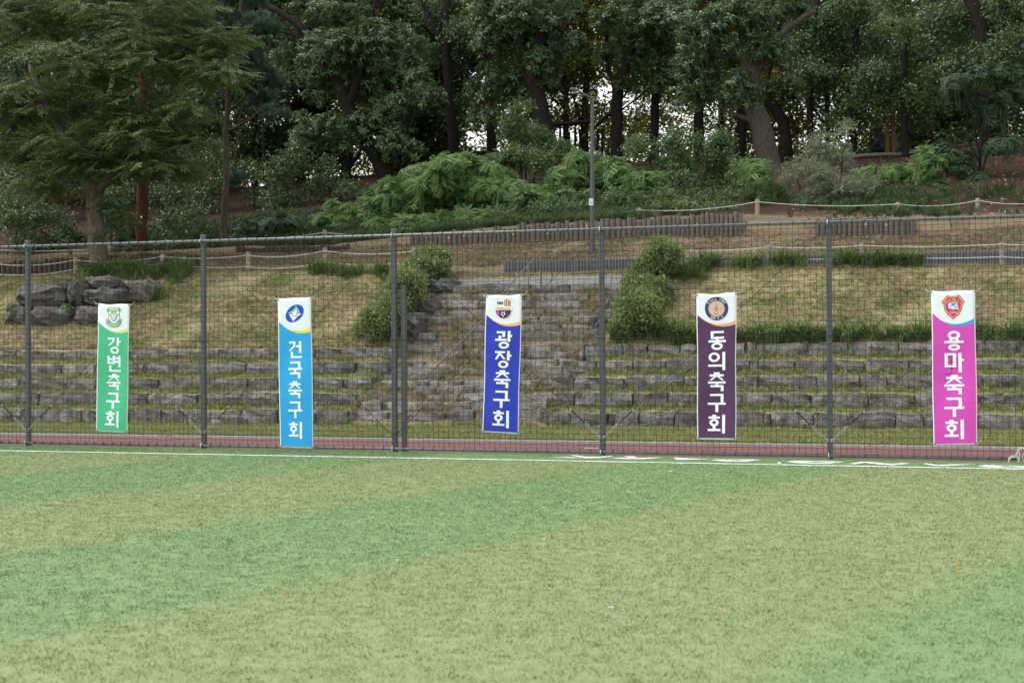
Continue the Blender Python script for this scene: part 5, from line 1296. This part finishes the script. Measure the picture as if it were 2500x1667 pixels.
o = scatter('far_woodland', P_, np.stack([RNG.normal(0, .6, nk), RNG.normal(0, .6, nk), RNG.uniform(0, 6.28, nk)], -1), RNG.uniform(1.0, 1.9, nk), 'back'); o['kind'] = 'stuff'

# shrubs along the wood edge
shrub('locust_shrub', 'bright green feathery shrub mass in the middle, taller left part', [(985, 425, 70, 40), (1050, 392, 55, 38), (920, 465, 55, 32), (1000, 475, 80, 30), (1090, 440, 60, 42), (1035, 372, 34, 20), (1080, 492, 70, 22), (950, 500, 60, 20)], 23.5, 'locust', 10, 41)
shrub('locust_shrub', 'bright green feathery shrub at the left end of the bright row', [(790, 492, 48, 30), (860, 478, 50, 30), (740, 510, 30, 18), (880, 505, 50, 18), (810, 520, 44, 14)], 22.5, 'locust', 10, 42)
shrub('locust_shrub', 'green feathery shrub mass between the small shrub tree and the lamp post', [(1160, 430, 50, 42), (1220, 440, 60, 40), (1280, 425, 55, 42), (1320, 395, 44, 40), (1180, 485, 60, 26), (1260, 485, 60, 24), (1340, 365, 34, 22)], 24.0, 'locust', 9.5, 43)
shrub('locust_shrub', 'green feathery shrub just right of the lamp post', [(1400, 425, 44, 40), (1450, 445, 55, 40), (1420, 385, 44, 30), (1500, 430, 50, 40), (1470, 482, 55, 24), (1410, 480, 36, 24), (1520, 480, 40, 20)], 23.0, 'locust', 6.0, 44)
shrub('shrub_tree', 'small pointed shrub tree with grey-green leaves left of the thick oak', [(1200, 325, 48, 34), (1190, 280, 30, 30), (1235, 300, 34, 28), (1265, 345, 40, 30), (1160, 355, 40, 26), (1215, 370, 60, 30), (1210, 245, 14, 16)], 26.5, 'small', 11.0, 45)
shrub('broadleaf_shrub', 'dark broadleaf shrub mass left of the big leaning oak', [(1585, 375, 64, 44), (1645, 400, 50, 40), (1560, 325, 44, 28), (1625, 330, 44, 26), (1560, 440, 60, 36), (1640, 460, 60, 32), (1690, 435, 50, 30), (1530, 390, 36, 30), (1480, 340, 40, 24)], 25.0, 'small', 11.0, 46)
shrub('broadleaf_shrub', 'low dark shrub at the foot of the big leaning oak', [(1720, 395, 40, 32), (1745, 440, 44, 26), (1640, 485, 36, 14), (1700, 470, 40, 20), (1780, 450, 30, 20)], 23.0, 'small', 11.0, 47)
shrub('locust_shrub', 'small bright green spray in front of the leaning oak base', [(1733, 385, 34, 20), (1745, 410, 30, 18), (1755, 480, 26, 18)], 22.5, 'locust', 8.0, 48)
shrub('willowleaf_shrub', 'pale grey-green narrow-leaved shrub right of the big leaning oak', [(1900, 420, 70, 46), (1875, 345, 44, 34), (1955, 440, 60, 36), (1850, 455, 40, 26), (1930, 478, 60, 20), (1925, 370, 40, 30), (1945, 310, 12, 26), (1830, 400, 34, 26)], 22.0, 'willow', 22.0, 49)
shrub('locust_shrub', 'bright green feathery shrub below the seated figure', [(2090, 405, 58, 30), (2130, 375, 40, 24), (2040, 420, 50, 20), (2110, 435, 50, 22), (2060, 455, 40, 18), (2000, 400, 34, 16)], 24.5, 'locust', 10, 50)
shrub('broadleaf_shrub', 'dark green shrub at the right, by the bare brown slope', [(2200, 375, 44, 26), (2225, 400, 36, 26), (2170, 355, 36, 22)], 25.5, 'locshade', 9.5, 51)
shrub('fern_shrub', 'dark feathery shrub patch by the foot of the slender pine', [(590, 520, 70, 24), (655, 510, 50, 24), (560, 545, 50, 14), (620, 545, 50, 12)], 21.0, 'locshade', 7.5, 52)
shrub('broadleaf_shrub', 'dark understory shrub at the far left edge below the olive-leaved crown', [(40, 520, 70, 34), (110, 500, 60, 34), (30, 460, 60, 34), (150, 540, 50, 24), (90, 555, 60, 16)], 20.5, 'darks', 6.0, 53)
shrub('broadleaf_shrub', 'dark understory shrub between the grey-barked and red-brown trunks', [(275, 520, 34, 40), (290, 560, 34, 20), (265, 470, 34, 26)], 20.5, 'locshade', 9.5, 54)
shrub('broadleaf_shrub', 'dark understory shrub right of the red-brown trunk', [(390, 520, 50, 34), (440, 500, 50, 40), (400, 560, 50, 18), (460, 550, 40, 20), (420, 450, 50, 34)], 21.5, 'darks', 6.0, 55)
shrub('broadleaf_shrub', 'dark understory mass right of the slender pine', [(600, 460, 60, 34), (660, 440, 60, 40), (720, 430, 50, 40), (640, 380, 60, 40), (580, 400, 50, 40), (720, 360, 50, 40)], 27.0, 'darks', 5.0, 56)
shrub('broadleaf_shrub', 'dark understory mass far back behind the red-brown trunk', [(420, 400, 60, 40), (350, 450, 60, 40), (470, 440, 50, 40), (300, 420, 50, 40), (480, 360, 50, 40)], 27.0, 'darks', 4.6, 57)
shrub('broadleaf_shrub', 'dark understory mass far back at the left edge', [(60, 400, 70, 50), (150, 440, 70, 40), (0, 480, 60, 40), (120, 370, 60, 40)], 27.0, 'darks', 4.6, 58)
shrub('broadleaf_shrub', 'dark undergrowth beneath the leaning oak trunk', [(760, 420, 40, 26), (800, 440, 30, 18)], 27.0, 'darks', 5.0, 59)
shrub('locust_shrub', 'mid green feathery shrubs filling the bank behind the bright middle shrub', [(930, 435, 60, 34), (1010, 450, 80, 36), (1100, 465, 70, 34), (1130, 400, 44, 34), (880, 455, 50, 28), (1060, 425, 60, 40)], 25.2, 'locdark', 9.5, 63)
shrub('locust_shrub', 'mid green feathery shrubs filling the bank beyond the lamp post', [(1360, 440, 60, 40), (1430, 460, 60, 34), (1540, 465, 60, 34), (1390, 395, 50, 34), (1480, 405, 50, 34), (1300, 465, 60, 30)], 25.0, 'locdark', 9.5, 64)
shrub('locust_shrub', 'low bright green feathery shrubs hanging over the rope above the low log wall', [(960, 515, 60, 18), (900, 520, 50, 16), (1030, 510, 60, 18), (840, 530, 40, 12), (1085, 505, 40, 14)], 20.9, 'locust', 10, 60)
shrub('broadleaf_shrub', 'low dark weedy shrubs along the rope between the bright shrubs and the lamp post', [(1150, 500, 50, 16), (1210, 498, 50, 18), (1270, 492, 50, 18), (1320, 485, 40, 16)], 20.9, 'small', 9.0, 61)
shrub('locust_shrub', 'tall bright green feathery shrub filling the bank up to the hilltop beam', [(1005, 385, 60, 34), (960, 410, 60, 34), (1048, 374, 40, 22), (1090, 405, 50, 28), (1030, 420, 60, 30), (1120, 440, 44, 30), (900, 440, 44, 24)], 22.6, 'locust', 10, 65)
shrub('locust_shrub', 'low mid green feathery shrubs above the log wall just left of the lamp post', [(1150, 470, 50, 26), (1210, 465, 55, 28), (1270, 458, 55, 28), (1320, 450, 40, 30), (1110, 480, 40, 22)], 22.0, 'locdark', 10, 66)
shrub('broadleaf_shrub', 'low leafy shrubs above the log wall just right of the lamp post', [(1390, 470, 34, 24), (1440, 465, 44, 28), (1490, 462, 44, 28), (1540, 470, 40, 22)], 21.6, 'small', 11, 67)
shrub('broadleaf_shrub', 'leafy shrub spilling over the log wall right of the lamp post', [(1500, 490, 46, 20), (1560, 485, 40, 20), (1600, 492, 40, 18), (1660, 488, 30, 14)], 20.6, 'small', 9.0, 62)
# bushes on both sides of the steps
hb = [('left', 'lowest', [(868, 742, 40, 32), (890, 722, 34, 30), (850, 758, 32, 20), (905, 700, 24, 24)], 9.4), ('left', 'middle', [(925, 672, 36, 34), (905, 690, 36, 28), (945, 690, 28, 28), (940, 650, 34, 26)], 11.0), ('left', 'top', [(990, 596, 36, 24), (965, 618, 42, 26), (1005, 622, 24, 24), (940, 640, 36, 22), (1012, 600, 20, 22)], 12.5),
      ('right', 'lowest', [(1448, 742, 34, 24), (1465, 715, 42, 30), (1432, 755, 26, 16), (1490, 730, 30, 24)], 9.4), ('right', 'middle', [(1475, 668, 46, 36), (1452, 692, 36, 28), (1510, 675, 36, 34), (1500, 700, 36, 28)], 11.0), ('right', 'top', [(1518, 592, 42, 30), (1500, 622, 46, 30), (1535, 620, 32, 30), (1520, 568, 30, 18), (1488, 645, 40, 24)], 12.5)]
for i, (sd, w, cl, Y) in enumerate(hb):
    shrub('clipped_bush', f'{w} of the three dense green bushes along the {sd} side of the stone steps', cl, Y, 'hedge', 75, 70+i, 'bush', 'bushes lining the stone steps', smin=0.8, smax=1.4, shell=0.7, sub=False)
shrub('fern_sprig', 'small bright fern sprig growing from the joint between two dark boulders', [(152, 707, 14, 10), (160, 715, 10, 9)], 10.7, 'locust', 20, 90, 'plant', smin=0.4, smax=0.55)

# lilyturf clumps
def lily(pxs, pys, Y, n, spread, s0=0.5, s1=1.45):
    x = RNG.uniform(pxs[0], pxs[1], n); P = []
    x = x[vnoise(x*0.1, x*0.0, 0.9, 44)+RNG.normal(0, 0.3, n) > -0.35]; n = len(x)
    for q in x: a = at(q, np.interp(q, pxs, pys), Y+RNG.normal(0, spread)); P.append((a[0], a[1], zg(a[0], a[1])))
    return P, RNG.uniform(s0, s1, n)
L = []; S = []
for a in (((1480, 1700), (800, 800), 9.35, 90, 0.12), ((1640, 2275), (800, 800), 9.2, 210, 0.08), ((2375, 2900), (800, 800), 9.2, 150, 0.1),
          ((1690, 1755), (650, 650), 13.2, 26, 0.15), ((1800, 1862), (650, 650), 13.2, 22, 0.12), ((1890, 1955), (650, 650), 13.3, 46, 0.15), ((2025, 2105), (650, 650), 13.3, 50, 0.15), ((2125, 2250), (650, 650), 13.3, 60, 0.12), ((1660, 1720), (650, 650), 12.8, 30, 0.3),
          ((205, 300), (660, 660), 13.0, 60, 0.25), ((270, 460), (655, 655), 13.1, 130, 0.35), ((760, 815), (660, 660), 13.1, 16, 0.1), ((830, 880), (660, 660), 13.0, 12, 0.1), ((905, 950), (660, 660), 13.0, 26, 0.12)):
    p, s = lily(*a); L += p; S += list(s)
for px, py, Y in ((283, 690, 11.9), (290, 705, 11.7), (385, 710, 11.6), (388, 722, 11.5), (228, 715, 11.7)):
    a = at(px, py+12, Y)
    for q in range(5): L.append((a[0]+random.uniform(-.12, .12), a[1]-0.05, a[2]+random.uniform(-.05, .05))); S.append(0.8)
r_ = np.zeros((len(L), 3)); r_[:, 2] = RNG.uniform(0, 6.28, len(L)); r_[:, 0] = RNG.normal(0, 0.12, len(L))
o = scatter('lilyturf_ground_cover', L, r_, np.array(S), 'lily'); o['kind'] = 'stuff'
# low green ground cover under the shrubs
def cover_keep(x, y): return vnoise(x, y, 1.1, 21)+RNG.normal(0, 0.25, len(x)) > np.where(x > -8.5, 0.32, -0.2)
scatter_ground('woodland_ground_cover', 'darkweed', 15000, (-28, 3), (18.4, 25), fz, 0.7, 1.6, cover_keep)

# ------------------------------------------------------------------ hilltop details
hrl = thing('hilltop_railing', 'dark wooden railing silhouetted against the sky on the hill crest', 'railing', None, tuple(at(1400, 390, 35)))
for a, b, w in (((1118, 376), (1206, 372), 0.09), ((1340, 306), (1450, 297), 0.09)):
    mb = MB(); mb.tube([at(*a, 35), at(*b, 35)], w, 7); mb.build('beam', MT['bark_dark'], hrl)
for i, (x, t) in enumerate(((1366, 318), (1378, 326), (1392, 322), (1404, 312), (1418, 316), (1430, 312), (1458, 314), (1470, 316), (1150, 395), (1160, 394), (1172, 392), (1184, 396))):
    mb = MB(); A = at(x, 402, 35.2); B = at(x+random.uniform(-3, 3), t, 35.2); mb.tube([A, B], 0.055, 6); mb.build('picket', MT['bark_dark'], hrl)
tan_wood = plain('brown_post_wood', (0.11, 0.06, 0.03), 0.7)
for i, (x, lab) in enumerate(((2166, 'left one of two slim brown wooden posts beside the seated figure'), (2181, 'right one of two slim brown wooden posts beside the seated figure'))):
    A = at(x, 384, 31.6); B = at(x, 270, 31.6); mb = MB(); mb.box(((A[0]+B[0])/2, 31.6, (A[2]+B[2])/2), (0.065, 0.065, (B[2]-A[2])/2), 0.4)
    tag(mb.build('wooden_post', tan_wood), lab, 'post', 'wooden posts on the hill')
mb = MB(); mb.tube([at(2074, 384, 31.3), at(2110, 380, 31.3), at(2162, 377, 31.3), at(2215, 378, 31.3)], 0.07, 8); tag(mb.build('timber_beam', MT['log']), 'low timber beam edging the hilltop in front of the seated figure', 'beam')
ub = thing('utility_box', 'small grey box on a thin pole among the dark trees at upper left', 'utility box', None, tuple(at(643, 430, 26)))
A = at(643, 440, 26); B = at(643, 252, 26); mb = MB(); mb.tube([A, B], 0.03, 6); mb.build('pole', MT['bark_dark'], ub)
mb = MB(); C2 = at(643, 241, 26); mb.box(C2, (0.13, 0.08, 0.16)); mb.build('cabinet', MT['lamphead'], ub)
# seated person with a hat on the hilltop
def person(label, base, s, face, shirt, trousers, hat):
    root = thing('person', label, 'person', None, base)
    J = {0: (0, 0, .10), 1: (0.03, 0, .30), 2: (.12, 0, .52), 3: (.17, 0, .60), 4: (.21, 0, .70), 5: (.24, 0, .80),
         6: (.14, -.17, .52), 7: (.28, -.21, .30), 8: (.46, -.14, .18), 9: (.14, .17, .52), 10: (.28, .21, .30), 11: (.46, .14, .18),
         12: (.02, -.10, .08), 13: (.42, -.12, .12), 14: (.46, -.12, -.30), 15: (.58, -.12, -.34), 16: (.02, .10, .08), 17: (.42, .12, .12), 18: (.46, .12, -.30), 19: (.58, .12, -.34)}
    E = [(0, 1), (1, 2), (2, 3), (3, 4), (4, 5), (2, 6), (6, 7), (7, 8), (2, 9), (9, 10), (10, 11), (0, 12), (12, 13), (13, 14), (14, 15), (0, 16), (16, 17), (17, 18), (18, 19)]
    Rr = {0: .15, 1: .145, 2: .13, 3: .055, 4: .085, 5: .095, 6: .07, 7: .05, 8: .035, 9: .07, 10: .05, 11: .035, 12: .09, 13: .075, 14: .05, 15: .04, 16: .09, 17: .075, 18: .05, 19: .04}
    me = bpy.data.meshes.new('body'); me.from_pydata([(face*J[i][0]*s, J[i][1]*s, J[i][2]*s) for i in range(20)], E, []); me.materials.append(shirt)
    o = bpy.data.objects.new('body', me); link(o, root); md = o.modifiers.new('skin', 'SKIN'); md.use_smooth_shade = True
    for i in range(20): me.skin_vertices[0].data[i].radius = (Rr[i]*s, Rr[i]*s)
    me.skin_vertices[0].data[0].use_root = True
    o.modifiers.new('sub', 'SUBSURF').levels = 1; o.modifiers['sub'].render_levels = 1
    mb = MB(); c = np.array([face*.235*s, 0, .86*s]); 
    mb.tube([c+np.array([0, 0, -.03*s]), c+np.array([0, 0, -.02*s]), c+np.array([0, 0, .02*s]), c+np.array([0, 0, .07*s]), c+np.array([0, 0, .085*s])], [.17*s, .115*s, .105*s, .085*s, .04*s], 12)
    h = mesh_obj('hat', mb.v, mb.f, hat, None, True); h.parent = root
    for sy_ in (-1, 1):
        mb = MB(); mb.tube([(face*.02*s, .10*sy_*s, .10*s), (face*.42*s, .12*sy_*s, .13*s), (face*.46*s, .12*sy_*s, -.28*s)], [.105*s, .088*s, .062*s], 8)
        l = mesh_obj('trouser_leg', mb.v, mb.f, trousers, None, True); l.parent = root
    return root
pA = at(2158, 372, 32.0)
person('hunched person in a hat and dark jacket sitting on the hilltop', tuple(pA), 1.0, -1, plain('dark_jacket', (0.035, 0.03, 0.032), 0.9), plain('dark_trousers', (0.012, 0.012, 0.014), 0.9), plain('grey_hat', (0.05, 0.045, 0.045), 0.9))
pB = at(2190, 373, 32.8)
person('person in a pale grey shirt sitting half hidden behind the wooden posts', tuple(pB), 0.85, -1, plain('grey_shirt', (0.14, 0.14, 0.16), 0.9), plain('dark_trousers', (0.012, 0.012, 0.014), 0.9), plain('dark_cap', (0.02, 0.02, 0.02), 0.9))

# ------------------------------------------------------------------ litter on the turf
def scrap(px, py, w, h, mat, label, cat, name):
    a = gnd(px, py, 0.02); k = np.linalg.norm(a-_C)/FPX; mb = MB(); W = w*k*0.5
    n = 8; r = random.Random(int(px)); ring = [(a[0]+W*math.cos(6.283*i/n)*r.uniform(0.7, 1.1), a[1]+W*0.7*math.sin(6.283*i/n)*r.uniform(0.7, 1.1), 0.026+r.uniform(0, h*k)) for i in range(n)]
    v = ring+[(p[0], p[1], p[2]-0.004) for p in ring]
    mb.add(v, [tuple(range(n)), tuple(range(2*n-1, n-1, -1))]+[(i, i+n, (i+1) % n+n, (i+1) % n) for i in range(n)]); tag(mb.build(name, mat), label, cat)
wp = MT['white']; lfm = plain('orange_leaf', (0.55, 0.17, 0.04), 0.8); pk = plain('pink_petal', (0.6, 0.3, 0.22), 0.8)
scrap(971, 1369, 9, 5, wp, 'curled white scrap on the green stripe, nearest to the middle of the pitch', 'scrap', 'paper_scrap')
scrap(1328, 1318, 7, 4, wp, 'tiny white scrap on the edge of the olive stripe below the blue banner', 'scrap', 'paper_scrap')
scrap(1491, 1485, 17, 3, wp, 'flat white scrap alone in the middle of the olive stripe', 'scrap', 'paper_scrap')
scrap(1664, 1134, 9, 3, wp, 'white scrap close to the touch line below the dark purple banner', 'scrap', 'paper_scrap')
scrap(1637, 1151, 9, 2, wp, 'thin white scrap on the green stripe a little below the touch line', 'scrap', 'paper_scrap')
scrap(1903, 1132, 11, 5, wp, 'white scrap lying on the touch line near the rightmost fence post', 'scrap', 'paper_scrap')
scrap(1975, 1140, 6, 3, wp, 'tiny white scrap right below the rightmost fence post', 'scrap', 'paper_scrap')
scrap(2342, 1381, 11, 5, lfm, 'orange fallen leaf on the olive stripe near the right edge', 'leaf', 'fallen_leaf')
scrap(700, 1450, 16, 5, pk, 'pale pink fallen leaf where the green and olive stripes meet', 'leaf', 'fallen_leaf')
scrap(1769, 1492, 7, 5, pk, 'small pink petal low on the olive stripe', 'leaf', 'fallen_leaf')
